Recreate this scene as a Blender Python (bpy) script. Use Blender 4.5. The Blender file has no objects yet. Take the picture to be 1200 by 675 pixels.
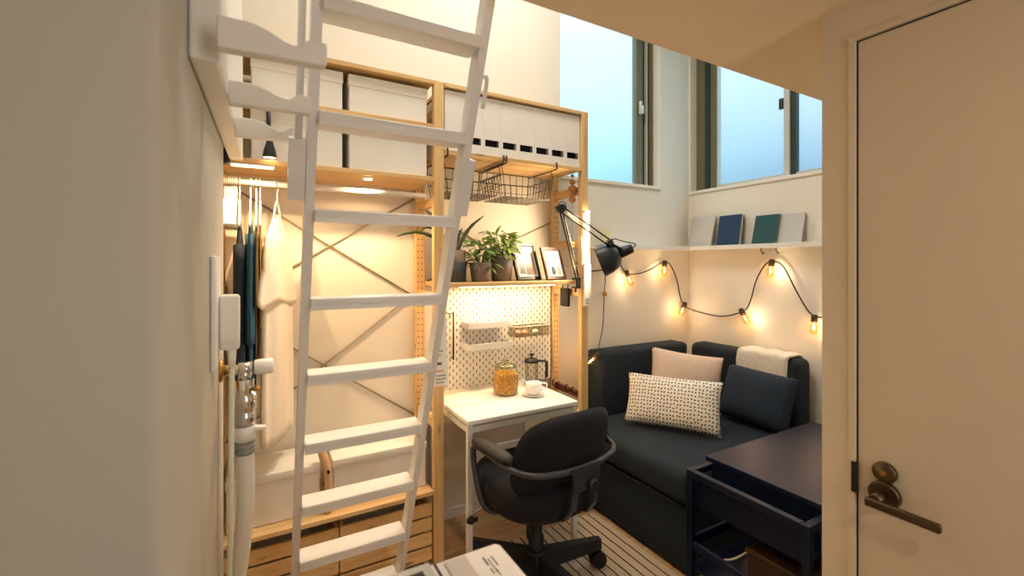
import bpy, bmesh, math, random
from mathutils import Vector, Matrix, Euler
PI = math.pi
random.seed(7)
SC = bpy.context.scene
COL = SC.collection

# ------------------------------------------------------------------ materials
def lin(c):
    return c / 12.92 if c <= 0.04045 else ((c + 0.055) / 1.055) ** 2.4
def rgb(h):
    return tuple(lin(int(h[i:i + 2], 16) / 255) for i in (0, 2, 4)) + (1,)
def nt(name):
    m = bpy.data.materials.new(name); m.use_nodes = True
    return m, m.node_tree.nodes, m.node_tree.links, m.node_tree.nodes['Principled BSDF']
def plain(name, h, rough=.5, metal=0, var=.06, scale=9, bump=0, bscale=60, coat=0, sheen=0):
    m, N, L, B = nt(name)
    B.inputs['Roughness'].default_value = rough; B.inputs['Metallic'].default_value = metal
    B.inputs['Coat Weight'].default_value = coat; B.inputs['Sheen Weight'].default_value = sheen
    c = rgb(h)
    tc = N.new('ShaderNodeTexCoord')
    no = N.new('ShaderNodeTexNoise'); no.inputs['Scale'].default_value = scale; no.inputs['Detail'].default_value = 4
    L.new(tc.outputs['Object'], no.inputs['Vector'])
    r = N.new('ShaderNodeValToRGB')
    r.color_ramp.elements[0].position = .3; r.color_ramp.elements[1].position = .7
    r.color_ramp.elements[0].color = tuple(x * (1 - var) for x in c[:3]) + (1,)
    r.color_ramp.elements[1].color = tuple(min(1, x * (1 + var)) for x in c[:3]) + (1,)
    L.new(no.outputs['Fac'], r.inputs['Fac']); L.new(r.outputs['Color'], B.inputs['Base Color'])
    if bump:
        n2 = N.new('ShaderNodeTexNoise'); n2.inputs['Scale'].default_value = bscale; n2.inputs['Detail'].default_value = 3
        L.new(tc.outputs['Object'], n2.inputs['Vector'])
        b = N.new('ShaderNodeBump'); b.inputs['Strength'].default_value = bump; b.inputs['Distance'].default_value = .004
        L.new(n2.outputs['Fac'], b.inputs['Height']); L.new(b.outputs['Normal'], B.inputs['Normal'])
    return m
def wood(name, axis, a, b, c, rough=.45, freq=26):
    m, N, L, B = nt(name); B.inputs['Roughness'].default_value = rough
    tc = N.new('ShaderNodeTexCoord'); mp = N.new('ShaderNodeMapping')
    s = [freq] * 3; s[axis] = 1.6; mp.inputs['Scale'].default_value = s
    L.new(tc.outputs['Object'], mp.inputs['Vector'])
    no = N.new('ShaderNodeTexNoise'); no.inputs['Scale'].default_value = 1; no.inputs['Detail'].default_value = 5; no.inputs['Distortion'].default_value = .6
    L.new(mp.outputs['Vector'], no.inputs['Vector'])
    r = N.new('ShaderNodeValToRGB'); e = r.color_ramp.elements
    e[0].position = .3; e[0].color = rgb(a); e[1].position = .7; e[1].color = rgb(c)
    x = e.new(.5); x.color = rgb(b)
    L.new(no.outputs['Fac'], r.inputs['Fac'])
    # knots: sparse dark spots
    mk = N.new('ShaderNodeMapping'); sk = [11] * 3; sk[axis] = 4; mk.inputs['Scale'].default_value = sk
    L.new(tc.outputs['Object'], mk.inputs['Vector'])
    vo = N.new('ShaderNodeTexVoronoi'); vo.inputs['Scale'].default_value = 1; L.new(mk.outputs['Vector'], vo.inputs['Vector'])
    rk = N.new('ShaderNodeValToRGB'); rk.color_ramp.elements[0].position = .06; rk.color_ramp.elements[0].color = (.45, .45, .45, 1)
    rk.color_ramp.elements[1].position = .14; rk.color_ramp.elements[1].color = (1, 1, 1, 1)
    L.new(vo.outputs['Distance'], rk.inputs['Fac'])
    mx = N.new('ShaderNodeMix'); mx.data_type = 'RGBA'; mx.blend_type = 'MULTIPLY'; mx.inputs[0].default_value = 1
    L.new(r.outputs['Color'], mx.inputs[6]); L.new(rk.outputs['Color'], mx.inputs[7])
    L.new(mx.outputs[2], B.inputs['Base Color'])
    return m
def emit(name, h, s):
    m, N, L, B = nt(name)
    B.inputs['Base Color'].default_value = rgb(h); B.inputs['Emission Color'].default_value = rgb(h); B.inputs['Emission Strength'].default_value = s
    return m
def glass(name, h, rough=.0, ior=1.45):
    m, N, L, B = nt(name)
    B.inputs['Base Color'].default_value = rgb(h); B.inputs['Roughness'].default_value = rough
    B.inputs['Transmission Weight'].default_value = 1; B.inputs['IOR'].default_value = ior
    # thin walls: light passes straight through for shadow, clear view with a sheen
    out = N['Material Output']; tr = N.new('ShaderNodeBsdfTransparent'); tr.inputs['Color'].default_value = rgb(h)
    gl = N.new('ShaderNodeBsdfGlossy'); gl.inputs['Roughness'].default_value = .05
    lw = N.new('ShaderNodeLayerWeight'); lw.inputs['Blend'].default_value = .25; sc_ = N.new('ShaderNodeMath'); sc_.operation = 'MULTIPLY'; sc_.inputs[1].default_value = .75; L.new(lw.outputs['Facing'], sc_.inputs[0])
    ms = N.new('ShaderNodeMixShader'); L.new(sc_.outputs[0], ms.inputs['Fac']); L.new(tr.outputs[0], ms.inputs[1]); L.new(gl.outputs[0], ms.inputs[2])
    L.new(ms.outputs[0], out.inputs['Surface'])
    return m

M = {}
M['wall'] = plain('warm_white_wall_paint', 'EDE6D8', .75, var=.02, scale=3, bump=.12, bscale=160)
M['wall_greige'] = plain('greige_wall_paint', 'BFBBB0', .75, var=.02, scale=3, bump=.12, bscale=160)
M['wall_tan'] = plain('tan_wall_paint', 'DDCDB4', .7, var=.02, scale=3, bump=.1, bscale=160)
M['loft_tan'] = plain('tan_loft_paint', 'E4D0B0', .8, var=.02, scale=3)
M['ceil'] = plain('ceiling_paint', 'EEE6D6', .8, var=.02, scale=3)
M['door'] = plain('door_laminate', 'D6C6AD', .45, var=.015, scale=2)
M['trim_door'] = plain('door_frame_paint', 'DDCDB4', .5, var=.02)
M['trim'] = plain('trim_paint', 'EFE7D8', .5, var=.02)
M['px'] = wood('pine_grain_along_width', 0, 'CFA364', 'E2BB80', 'ECCA94')
M['py'] = wood('pine_grain_along_depth', 1, 'CFA364', 'E2BB80', 'ECCA94')
M['pz'] = wood('pine_grain_upright', 2, 'CFA364', 'E2BB80', 'ECCA94')
M['hole'] = plain('drilled_hole_dark', '5A3C20', .9)
M['white_metal'] = plain('white_painted_metal', 'E9E7E4', .38, var=.015)
M['white_plastic'] = plain('white_plastic', 'F0EEE8', .35, var=.015)
M['cream_plastic'] = plain('cream_cable_plastic', 'E6E6CF', .4, var=.02)
M['white_card'] = plain('white_box_board', 'EFE9DF', .7, var=.02)
M['white_lam'] = plain('white_laminate', 'F5F1E8', .3, var=.01)
M['black_metal'] = plain('black_powder_coat', '15161A', .42, var=.1)
M['navy_metal'] = plain('dark_blue_black_metal', '101A32', .36, var=.1)
M['navy_metal'].node_tree.nodes['Principled BSDF'].inputs['Specular IOR Level'].default_value = .22
M['black_plastic'] = plain('black_plastic', '111216', .62, var=.1)
M['black_fabric'] = plain('black_woven_fabric', '0F1018', .95, var=.25, scale=120, bump=.5, bscale=500)
M['grey_steel'] = plain('dark_grey_tube', '33343A', .38, var=.1)
M['sofa'] = plain('charcoal_sofa_fabric', '1D2833', .95, var=.22, scale=150, bump=.5, bscale=450)
M['sofa_cush'] = plain('charcoal_cushion_fabric', '233040', .95, var=.2, scale=150, bump=.5, bscale=450)
M['pink'] = plain('pale_peach_linen', 'E6CDB9', .95, var=.05, scale=60, bump=.4, bscale=350)
M['blanket'] = plain('cream_wool', 'F7EEDF', 1, var=.06, scale=40, bump=.8, bscale=300)
M['chrome'] = plain('chrome', 'D5D6D8', .12, 1, var=.02)
M['brass'] = plain('brass', 'B98A40', .3, 1)
M['bronze'] = plain('dark_bronze', '5A4A38', .38, .9, var=.1)
M['olive_frame'] = plain('olive_window_frame', '6E6A50', .45, var=.06)
M['dark_frame'] = plain('dark_window_gasket', '27332F', .5, var=.1)
M['alu'] = plain('pale_aluminium', 'C9C7BC', .4, .3, var=.04)
M['wire'] = plain('dark_grey_wire', '4A443E', .45, .4)
M['brace'] = plain('grey_zinc_rod', 'A39680', .5, .1)
M['pot_grey'] = plain('warm_grey_pot', '6E6560', .75, var=.05, scale=20)
M['pot_dark'] = plain('dark_grey_pot', '33383C', .7, var=.06, scale=20)
M['pot_rim'] = plain('brown_grey_pot', '7C6A5E', .75, var=.05)
M['soil'] = plain('soil', '2B1D12', 1, var=.3, scale=80)
M['leaf'] = plain('green_leaf', '6F8F3F', .55, var=.35, scale=25)
M['leaf_dark'] = plain('dark_green_leaf', '3C4A22', .5, var=.3, scale=25)
M['leaf_bright'] = plain('bright_green_leaf', '8FA94C', .55, var=.3, scale=25)
M['stem'] = plain('plant_stem', '55602E', .7)
M['frame_black'] = plain('black_picture_frame', '17120F', .35, var=.1)
M['frame_brown'] = wood('brown_picture_frame', 2, '3A2415', '4A2F1B', '5A3C22')
M['mat_white'] = plain('picture_mat', 'F0ECE6', .7, var=.01)
M['photo_grey'] = plain('photo_grey_tone', 'A8A8A8', .3, var=.3, scale=40)
M['photo_dark'] = plain('photo_dark_tone', '2A2A30', .3, var=.3, scale=60)
M['photo_blue'] = plain('photo_blue_tone', '8FB0CC', .3, var=.2, scale=40)
M['photo_tan'] = plain('photo_tan_tone', 'B49A86', .3, var=.2, scale=40)
M['jar_glass'] = glass('jar_glass', 'F6F6EE')
M['lid_glass'] = glass('greenish_lid_glass', 'DDE0CC')
M['clear_plastic'] = glass('clear_plastic', 'F4F2EC')
M['cereal'] = plain('golden_cereal', 'D09A4A', .8, var=.45, scale=70, bump=1, bscale=120)
M['ceramic'] = plain('white_ceramic', 'F4F0EA', .2, var=.01, coat=.3)
M['coffee'] = plain('dark_coffee', '2A1508', .2)
M['bulb_glass'] = glass('bulb_glass', 'FFE9C4')
M['filament'] = emit('glowing_filament', 'FFB45A', 60)
M['led'] = emit('warm_led_strip', 'FFD29A', 9)
M['led_tube'] = emit('warm_led_tube', 'FFE6C4', 1.15)
M['socket'] = plain('bronze_bulb_socket', '3B2A18', .4, .3)
M['cord'] = plain('black_cord', '17150F', .7)
M['shade'] = plain('dark_slate_lampshade', '20262B', .42, var=.08)
M['spring'] = plain('steel_spring', 'B8B0A0', .3, .9)
M['bead'] = wood('turned_wood_bead', 2, '9A6A3A', 'AD7B47', 'C08F58')
M['teal'] = plain('deep_teal_blue_cotton', '1D4A60', .95, var=.12, scale=30)
M['navy'] = plain('dark_navy_cotton', '1B2A35', .95, var=.12, scale=30)
M['olive'] = plain('olive_brown_cotton', '5E4E28', .95, var=.12, scale=30)
M['ochre'] = plain('ochre_cotton', 'A8823A', .95, var=.12, scale=30)
M['offwhite'] = plain('off_white_cotton', 'F1E4CF', .95, var=.03, scale=30)
M['hanger'] = plain('white_hanger_plastic', 'F4F0E6', .35, var=.01)
M['book_grey'] = plain('light_grey_book_cloth', 'C9C6BE', .7, var=.03)
M['book_navy'] = plain('navy_book_cloth', '173A5A', .7, var=.06)
M['book_green'] = plain('dark_green_book_cloth', '1C4C4E', .7, var=.06)
M['book_yellow'] = plain('pale_yellow_card', 'EADFAA', .7, var=.03)
M['pages'] = plain('book_pages', 'E7DCC0', .9, var=.05, scale=200)
M['print_grey'] = plain('printed_grey_ink', '77747A', .8)
M['print_orange'] = plain('printed_orange_ink', 'E39A50', .8)
M['print_dark'] = plain('printed_dark_ink', '4A4A52', .8)
M['washer'] = plain('washing_machine_white', 'E4DEDA', .32, var=.012)
M['washer_lid'] = plain('light_grey_lid', 'B9BCB6', .3, var=.02)
M['washer_panel'] = plain('washing_machine_panel', 'CFC4BC', .2, var=.02)
M['dark_glass'] = plain('dark_smoked_lid', '1B2325', .06, var=.1)
M['grey_plastic'] = plain('grey_plastic', '8E9294', .4)
M['brown_box'] = plain('brown_board', '46301F', .6, var=.1)
M['pearl'] = plain('pearl_bead', 'EDE8E0', .25)
M['red_wood'] = wood('reddish_brown_wood', 1, '6A3218', '7A3C20', '8A4A2A')
M['bentwood'] = wood('light_bentwood', 2, 'C59A68', 'D6AE7E', 'E0BD90')
M['pouch'] = plain('black_felt', '1E1A18', .95)
M['pink_bowl'] = plain('translucent_pink_plastic', 'D9A48C', .3)

def floor_material():
    m, N, L, B = nt('oak_floor'); B.inputs['Roughness'].default_value = .45
    tc = N.new('ShaderNodeTexCoord'); mp = N.new('ShaderNodeMapping'); mp.inputs['Scale'].default_value = (1, 1, 1)
    L.new(tc.outputs['Object'], mp.inputs['Vector'])
    br = N.new('ShaderNodeTexBrick'); br.inputs['Scale'].default_value = 1; br.inputs['Brick Width'].default_value = .9; br.inputs['Row Height'].default_value = .09
    br.inputs['Mortar Size'].default_value = .0012; br.inputs['Color1'].default_value = rgb('B08B62'); br.inputs['Color2'].default_value = rgb('BE9A70'); br.inputs['Mortar'].default_value = rgb('6A4F35')
    L.new(mp.outputs['Vector'], br.inputs['Vector'])
    no = N.new('ShaderNodeTexNoise'); no.inputs['Scale'].default_value = 1; no.inputs['Detail'].default_value = 5
    m2 = N.new('ShaderNodeMapping'); m2.inputs['Scale'].default_value = (3, 45, 1); L.new(tc.outputs['Object'], m2.inputs['Vector']); L.new(m2.outputs['Vector'], no.inputs['Vector'])
    mx = N.new('ShaderNodeMix'); mx.data_type = 'RGBA'; mx.blend_type = 'OVERLAY'; mx.inputs[0].default_value = .25
    L.new(br.outputs['Color'], mx.inputs[6]); L.new(no.outputs['Color'], mx.inputs[7]); L.new(mx.outputs[2], B.inputs['Base Color'])
    return m
M['floor'] = floor_material()

def rug_material():
    m, N, L, B = nt('striped_flatweave'); B.inputs['Roughness'].default_value = .95
    tc = N.new('ShaderNodeTexCoord'); sx = N.new('ShaderNodeSeparateXYZ')
    no = N.new('ShaderNodeTexNoise'); no.inputs['Scale'].default_value = 7; L.new(tc.outputs['Object'], no.inputs['Vector'])
    ad = N.new('ShaderNodeMath'); ad.operation = 'MULTIPLY_ADD'; ad.inputs[1].default_value = .012; L.new(no.outputs['Fac'], ad.inputs[0])
    L.new(tc.outputs['Object'], sx.inputs[0]); L.new(sx.outputs['X'], ad.inputs[2])
    dv = N.new('ShaderNodeMath'); dv.operation = 'DIVIDE'; dv.inputs[1].default_value = .049; L.new(ad.outputs[0], dv.inputs[0])
    fr = N.new('ShaderNodeMath'); fr.operation = 'FRACT'; L.new(dv.outputs[0], fr.inputs[0])
    lt = N.new('ShaderNodeMath'); lt.operation = 'LESS_THAN'; lt.inputs[1].default_value = .15; L.new(fr.outputs[0], lt.inputs[0])
    n2 = N.new('ShaderNodeTexNoise'); n2.inputs['Scale'].default_value = 160; L.new(tc.outputs['Object'], n2.inputs['Vector'])
    r = N.new('ShaderNodeValToRGB'); r.color_ramp.elements[0].color = rgb('B8A085'); r.color_ramp.elements[1].color = rgb('DCC8AC'); L.new(n2.outputs['Fac'], r.inputs['Fac'])
    mx = N.new('ShaderNodeMix'); mx.data_type = 'RGBA'; L.new(lt.outputs[0], mx.inputs[0]); L.new(r.outputs['Color'], mx.inputs[6]); mx.inputs[7].default_value = rgb('1E1A1A')
    L.new(mx.outputs[2], B.inputs['Base Color'])
    b = N.new('ShaderNodeBump'); b.inputs['Strength'].default_value = .5; b.inputs['Distance'].default_value = .003
    L.new(n2.outputs['Fac'], b.inputs['Height']); L.new(b.outputs['Normal'], B.inputs['Normal'])
    return m
M['rug'] = rug_material()

def dash_material():
    m, N, L, B = nt('dashed_cotton'); B.inputs['Roughness'].default_value = .95
    tc = N.new('ShaderNodeTexCoord'); mp = N.new('ShaderNodeMapping'); mp.inputs['Scale'].default_value = (56, 50, 0)
    L.new(tc.outputs['Object'], mp.inputs['Vector'])
    no = N.new('ShaderNodeTexNoise'); no.inputs['Scale'].default_value = 30; L.new(tc.outputs['Object'], no.inputs['Vector'])
    vo = N.new('ShaderNodeTexVoronoi'); vo.voronoi_dimensions = '2D'; vo.distance = 'CHEBYCHEV'; vo.inputs['Scale'].default_value = 1; vo.inputs['Randomness'].default_value = .3
    L.new(mp.outputs['Vector'], vo.inputs['Vector'])
    lt = N.new('ShaderNodeMath'); lt.operation = 'LESS_THAN'; lt.inputs[1].default_value = .21; L.new(vo.outputs['Distance'], lt.inputs[0])
    mx = N.new('ShaderNodeMix'); mx.data_type = 'RGBA'; L.new(lt.outputs[0], mx.inputs[0]); mx.inputs[6].default_value = rgb('F3EBDD'); mx.inputs[7].default_value = rgb('2A2826')
    L.new(mx.outputs[2], B.inputs['Base Color'])
    return m
M['dash'] = dash_material()

def peg_material():
    m, N, L, B = nt('white_pegboard'); B.inputs['Roughness'].default_value = .5
    tc = N.new('ShaderNodeTexCoord'); sx = N.new('ShaderNodeSeparateXYZ'); L.new(tc.outputs['Object'], sx.inputs[0])
    def mth(op, a, b=None):
        n = N.new('ShaderNodeMath'); n.operation = op
        for i, v in enumerate((a, b)):
            if v is None: continue
            if isinstance(v, (int, float)): n.inputs[i].default_value = v
            else: L.new(v, n.inputs[i])
        return n.outputs[0]
    P = .04; outs = []
    for off in (0, .5):
        fx = mth('ABSOLUTE', mth('SUBTRACT', mth('FRACT', mth('ADD', mth('DIVIDE', sx.outputs['X'], P), off)), .5))
        fz = mth('ABSOLUTE', mth('SUBTRACT', mth('FRACT', mth('ADD', mth('DIVIDE', sx.outputs['Z'], P), off)), .5))
        outs.append(mth('MULTIPLY', mth('LESS_THAN', fx, .075), mth('LESS_THAN', fz, .2)))
    k = mth('MAXIMUM', outs[0], outs[1])
    mx = N.new('ShaderNodeMix'); mx.data_type = 'RGBA'; L.new(k, mx.inputs[0]); mx.inputs[6].default_value = rgb('F1EADC'); mx.inputs[7].default_value = rgb('5A452C')
    L.new(mx.outputs[2], B.inputs['Base Color'])
    return m
M['peg'] = peg_material()

def pane_material():
    m, N, L, B = nt('frosted_window_glass'); out = N['Material Output']
    tr = N.new('ShaderNodeBsdfTransparent'); tr.inputs['Color'].default_value = (.95, .97, .98, 1)
    tl = N.new('ShaderNodeBsdfTranslucent')
    tc = N.new('ShaderNodeTexCoord'); no = N.new('ShaderNodeTexNoise'); no.inputs['Scale'].default_value = 3; no.inputs['Detail'].default_value = 3
    L.new(tc.outputs['Object'], no.inputs['Vector'])
    r = N.new('ShaderNodeValToRGB'); r.color_ramp.elements[0].color = (.82, .88, .9, 1); r.color_ramp.elements[1].color = (.95, .98, .98, 1); L.new(no.outputs['Fac'], r.inputs['Fac'])
    L.new(r.outputs['Color'], tl.inputs['Color'])
    ms = N.new('ShaderNodeMixShader'); ms.inputs['Fac'].default_value = .10
    L.new(tr.outputs[0], ms.inputs[1]); L.new(tl.outputs[0], ms.inputs[2])
    gl = N.new('ShaderNodeBsdfGlossy'); gl.inputs['Roughness'].default_value = .35
    m2 = N.new('ShaderNodeMixShader'); m2.inputs['Fac'].default_value = .04; L.new(ms.outputs[0], m2.inputs[1]); L.new(gl.outputs[0], m2.inputs[2])
    L.new(m2.outputs[0], out.inputs['Surface'])
    return m
M['pane'] = pane_material()

# ------------------------------------------------------------------ mesh helpers
class MB:
    """collects shapes (world coordinates unless xf is given) for ONE mesh"""
    def __init__(s, xf=None):
        s.bm = bmesh.new(); s.xf = xf or Matrix.Identity(4); s.mi = 0
    def _add(s, verts, faces, smooth=False):
        vs = [s.bm.verts.new(s.xf @ Vector(v)) for v in verts]
        out = []
        for f in faces:
            try:
                g = s.bm.faces.new([vs[i] for i in f]); g.smooth = smooth; g.material_index = s.mi; out.append(g)
            except ValueError: pass
        return vs, out
    def box(s, x0, x1, y0, y1, z0, z1, bev=0, seg=2):
        v = [(x, y, z) for z in (z0, z1) for y in (y0, y1) for x in (x0, x1)]
        f = [(0, 2, 3, 1), (4, 5, 7, 6), (0, 1, 5, 4), (2, 6, 7, 3), (0, 4, 6, 2), (1, 3, 7, 5)]
        if not bev: s._add(v, f); return s
        b = bmesh.new(); vs = [b.verts.new(q) for q in v]
        for q in f: b.faces.new([vs[i] for i in q])
        bmesh.ops.bevel(b, geom=b.edges[:], offset=bev, segments=seg, profile=.5, affect='EDGES')
        s.merge(b, smooth=seg > 1); return s
    def obox(s, c, size, rot=(0, 0, 0), bev=0, seg=2):
        t = MB(); h = [q / 2 for q in size]; t.box(-h[0], h[0], -h[1], h[1], -h[2], h[2], bev, seg)
        s.merge(t.bm, Matrix.Translation(c) @ Euler(rot).to_matrix().to_4x4(), keep=True); return s
    def merge(s, b, mat=None, smooth=None, keep=False):
        mat = s.xf @ (mat or Matrix.Identity(4))
        b.verts.index_update()
        vs = [s.bm.verts.new(mat @ v.co) for v in b.verts]
        for f in b.faces:
            try:
                g = s.bm.faces.new([vs[v.index] for v in f.verts])
                g.smooth = f.smooth if smooth is None else smooth
                g.material_index = f.material_index if keep and s.mi == 0 else s.mi
            except ValueError: pass
        b.free(); return s
    def rings(s, rings, closed=True, cap=True, smooth=True):
        n = len(rings[0]); v = [p for r in rings for p in r]; f = []
        for i in range(len(rings) - 1):
            for j in range(n if closed else n - 1):
                k = (j + 1) % n; f.append((i * n + j, i * n + k, (i + 1) * n + k, (i + 1) * n + j))
        vs, fs = s._add(v, f, smooth)
        if cap and closed:
            for r in (list(range(n))[::-1], list(range((len(rings) - 1) * n, len(rings) * n))):
                try:
                    g = s.bm.faces.new([vs[i] for i in r]); g.material_index = s.mi
                except ValueError: pass
        return s
    def tube(s, pts, r, n=8, cap=True):
        pts = [Vector(p) for p in pts]; rr = r if isinstance(r, (list, tuple)) else [r] * len(pts)
        up = None; R = []
        for i, p in enumerate(pts):
            t = (pts[min(i + 1, len(pts) - 1)] - pts[max(i - 1, 0)]).normalized()
            if up is None:
                a = Vector((0, 0, 1)) if abs(t.z) < .9 else Vector((1, 0, 0)); up = (a - t * a.dot(t)).normalized()
            else: up = (up - t * up.dot(t)).normalized()
            sd = t.cross(up)
            R.append([p + (up * math.cos(2 * PI * j / n) + sd * math.sin(2 * PI * j / n)) * rr[i] for j in range(n)])
        return s.rings(R, cap=cap)
    def cyl(s, a, b, r, n=16, r2=None):
        return s.tube([a, b], [r, r if r2 is None else r2], n)
    def lathe(s, prof, o=(0, 0, 0), axis=(0, 0, 1), n=24, cap=True):
        q = Vector((0, 0, 1)).rotation_difference(Vector(axis).normalized()); o = Vector(o)
        return s.rings([[o + q @ Vector((r * math.cos(2 * PI * j / n), r * math.sin(2 * PI * j / n), h)) for j in range(n)] for r, h in prof], cap=cap)
    def prism(s, poly, ax, a, b, bev=0):
        """poly: 2D outline; extruded along axis ax (0,1,2) from a to b"""
        def mk(p, t):
            l = list(p); l.insert(ax, t); return l
        n = len(poly); t = bmesh.new()
        v0 = [t.verts.new(mk(p, a)) for p in poly]; v1 = [t.verts.new(mk(p, b)) for p in poly]
        t.faces.new(v0[::-1]); t.faces.new(v1)
        for i in range(n): t.faces.new((v0[i], v0[(i + 1) % n], v1[(i + 1) % n], v1[i]))
        bmesh.ops.recalc_face_normals(t, faces=t.faces[:])
        if bev: bmesh.ops.bevel(t, geom=t.edges[:], offset=bev, segments=2, profile=.5, affect='EDGES')
        return s.merge(t)
    def sph(s, c, r, sc=(1, 1, 1), n=16, m=10):
        c = Vector(c); R = []
        for i in range(m + 1):
            th = PI * i / m; q = max(math.sin(th), .001)
            R.append([c + Vector((r * sc[0] * q * math.cos(2 * PI * j / n), r * sc[1] * q * math.sin(2 * PI * j / n), -r * sc[2] * math.cos(th))) for j in range(n)])
        return s.rings(R)

INV = {}
def link(o): COL.objects.link(o); return o
def xfm(loc, rz=0): return Matrix.Translation(loc) @ Matrix.Rotation(rz, 4, 'Z')
def tag(o, label, cat, group=None):
    o['label'] = label; o['category'] = cat
    if group: o['group'] = group
    return o
def T(name, loc, label, cat, group=None, rz=0):
    o = link(bpy.data.objects.new(name, None)); o.empty_display_size = .05
    o.location = loc; o.rotation_euler = (0, 0, rz); INV[o.name] = xfm(loc, rz).inverted()
    return tag(o, label, cat, group)
def mesh(name, mb, mats, mat):
    me = bpy.data.meshes.new(name); mb.bm.transform(mat)
    bmesh.ops.recalc_face_normals(mb.bm, faces=mb.bm.faces[:])
    mb.bm.to_mesh(me); mb.bm.free()
    for q in (mats if isinstance(mats, (list, tuple)) else [mats]): me.materials.append(M[q])
    return me
def P(name, mb, mats, parent, label=None):
    """a part (child of a thing) or a sub-part (child of a part)"""
    root = parent
    while root.parent: root = root.parent
    o = link(bpy.data.objects.new(name, mesh(name, mb, mats, INV[root.name]))); o.parent = parent
    if label: o['label'] = label
    return o
def S(name, mb, mats, loc=(0, 0, 0), parent=None):
    o = link(bpy.data.objects.new(name, mesh(name, mb, mats, Matrix.Translation(loc).inverted()))); o.location = loc
    if parent: o.parent = parent
    else: o['kind'] = 'structure'
    return o
def O(name, mb, mats, loc, label, cat, group=None, rot=None):
    """a thing of one mesh; mesh in world coordinates (or local coordinates when rot is given)"""
    if rot is None:
        o = link(bpy.data.objects.new(name, mesh(name, mb, mats, Matrix.Translation(loc).inverted()))); o.location = loc; INV[o.name] = Matrix.Translation(loc).inverted()
    else:
        o = link(bpy.data.objects.new(name, mesh(name, mb, mats, Matrix.Identity(4)))); o.location = loc; o.rotation_euler = rot
        INV[o.name] = Matrix.Identity(4)
    return tag(o, label, cat, group)
KIDS = {}
def copy_tree(o, parent=None):
    c = o.copy(); link(c)
    if parent: c.parent = parent
    for ch in list(o.children): copy_tree(ch, c)
    return c
def smoothpath(pts, k=8):
    """Catmull-Rom through pts"""
    p = [Vector(q) for q in pts]; p = [p[0] * 2 - p[1]] + p + [p[-1] * 2 - p[-2]]; out = []
    for i in range(1, len(p) - 2):
        for j in range(k):
            t = j / k; a, b, c, d = p[i - 1], p[i], p[i + 1], p[i + 2]
            out.append(.5 * ((2 * b) + (-a + c) * t + (2 * a - 5 * b + 4 * c - d) * t * t + (-a + 3 * b - 3 * c + d) * t ** 3))
    out.append(p[-2]); return out

# ------------------------------------------------------------------ the room
XL, XR, YB, XW, YN = -.1, 2.86, 2.33, 1.2, .585      # left wall, right wall, back wall, door wall, nook wall
HZ = 3.6
S('floor', MB().box(-1.0, 3.0, -1.4, 2.5, -.06, 0), 'floor')
S('ceiling', MB().box(-1.0, 3.1, .2, 2.6, HZ, HZ + .08), 'ceil')
# loft slab (its underside is the low ceiling over the entrance)
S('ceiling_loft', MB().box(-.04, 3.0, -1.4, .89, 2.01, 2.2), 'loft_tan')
S('ceiling_entry', MB().box(-1.0, -.04, -1.4, .70, 2.01, 2.2), 'ceil')
S('wall_loft', MB().box(-1.0, 3.0, .2, .28, 2.2, HZ), 'wall')
# back wall with window opening (X 1.66..2.56, z 1.96..3.0)
b = MB(); t = .16
b.box(-.45, 1.66, YB, YB + t, 0, HZ).box(2.56, XR + t, YB, YB + t, 0, HZ).box(1.66, 2.56, YB, YB + t, 0, 1.96).box(1.66, 2.56, YB, YB + t, 3.35, HZ)
S('wall_back', b, 'wall')
# right wall with window opening (Y 1.0..2.31, z 1.945..3.0)
b = MB()
b.box(XR, XR + t, .2, 1.0, 0, HZ).box(XR, XR + t, 2.312, YB, 0, HZ).box(XR, XR + t, 1.0, 2.312, 0, 1.945).box(XR, XR + t, 1.0, 2.312, 3.35, HZ)
S('wall_right', b, 'wall')
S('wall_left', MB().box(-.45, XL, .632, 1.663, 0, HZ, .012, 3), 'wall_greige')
S('wall_loft_left', MB().box(-.55, -.45, .2, .70, 2.2, HZ), 'wall')
S('wall_niche', MB().box(-.45, -.37, 1.66, YB, 0, HZ), 'wall')
S('wall_entry', MB().box(-1.0, -.44, .632, .70, 0, HZ), 'wall')
S('wall_entry_left', MB().box(-1.08, -1.0, -1.4, .70, 0, HZ), 'wall')
S('wall_front', MB().box(-1.0, 1.4, -1.48, -1.4, 0, 2.2), 'wall')
# door wall: opening Y -.29 .. .524 ; z 0..1.925
b = MB()
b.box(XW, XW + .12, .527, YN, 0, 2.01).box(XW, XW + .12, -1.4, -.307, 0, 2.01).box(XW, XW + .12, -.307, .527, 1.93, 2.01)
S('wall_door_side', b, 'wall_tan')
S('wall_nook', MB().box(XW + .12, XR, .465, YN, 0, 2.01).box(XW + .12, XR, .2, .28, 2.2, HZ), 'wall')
# door
S('trim_door', MB().box(XW - .004, XW + .09, .514, .527, 0, 1.93).box(XW - .004, XW + .09, -.307, -.294, 0, 1.93).box(XW - .004, XW + .09, -.294, .514, 1.917, 1.93), 'trim_door')
d = S('door_1', MB().box(XW + .003, XW + .04, -.29, .510, .006, 1.913, .0015, 1), 'door', (XW, 0, 0))
def DP(name, mb, mats, parent=None):
    o = link(bpy.data.objects.new(name, mesh(name, mb, mats, Matrix.Translation((XW, 0, 0)).inverted()))); o.parent = parent or d; return o
DP('strike_plate', MB().box(XW - .006, XW + .012, .5085, .5205, .875, .945), 'black_metal')
DP('gap_shade', MB().box(XW + .005, XW + .04, .5102, .5138, .006, 1.9135).box(XW + .005, XW + .04, -.29, .5138, 1.9135, 1.9168), 'black_plastic')  # black strips added in the door gap, standing in for its shade
k = DP('lock_cylinder', MB().lathe([(.0, 0), (.020, 0), (.0225, .003), (.0225, .012), (.020, .013)][::-1], (XW - .009, .458, .942), (1, 0, 0)), 'bronze')
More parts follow.
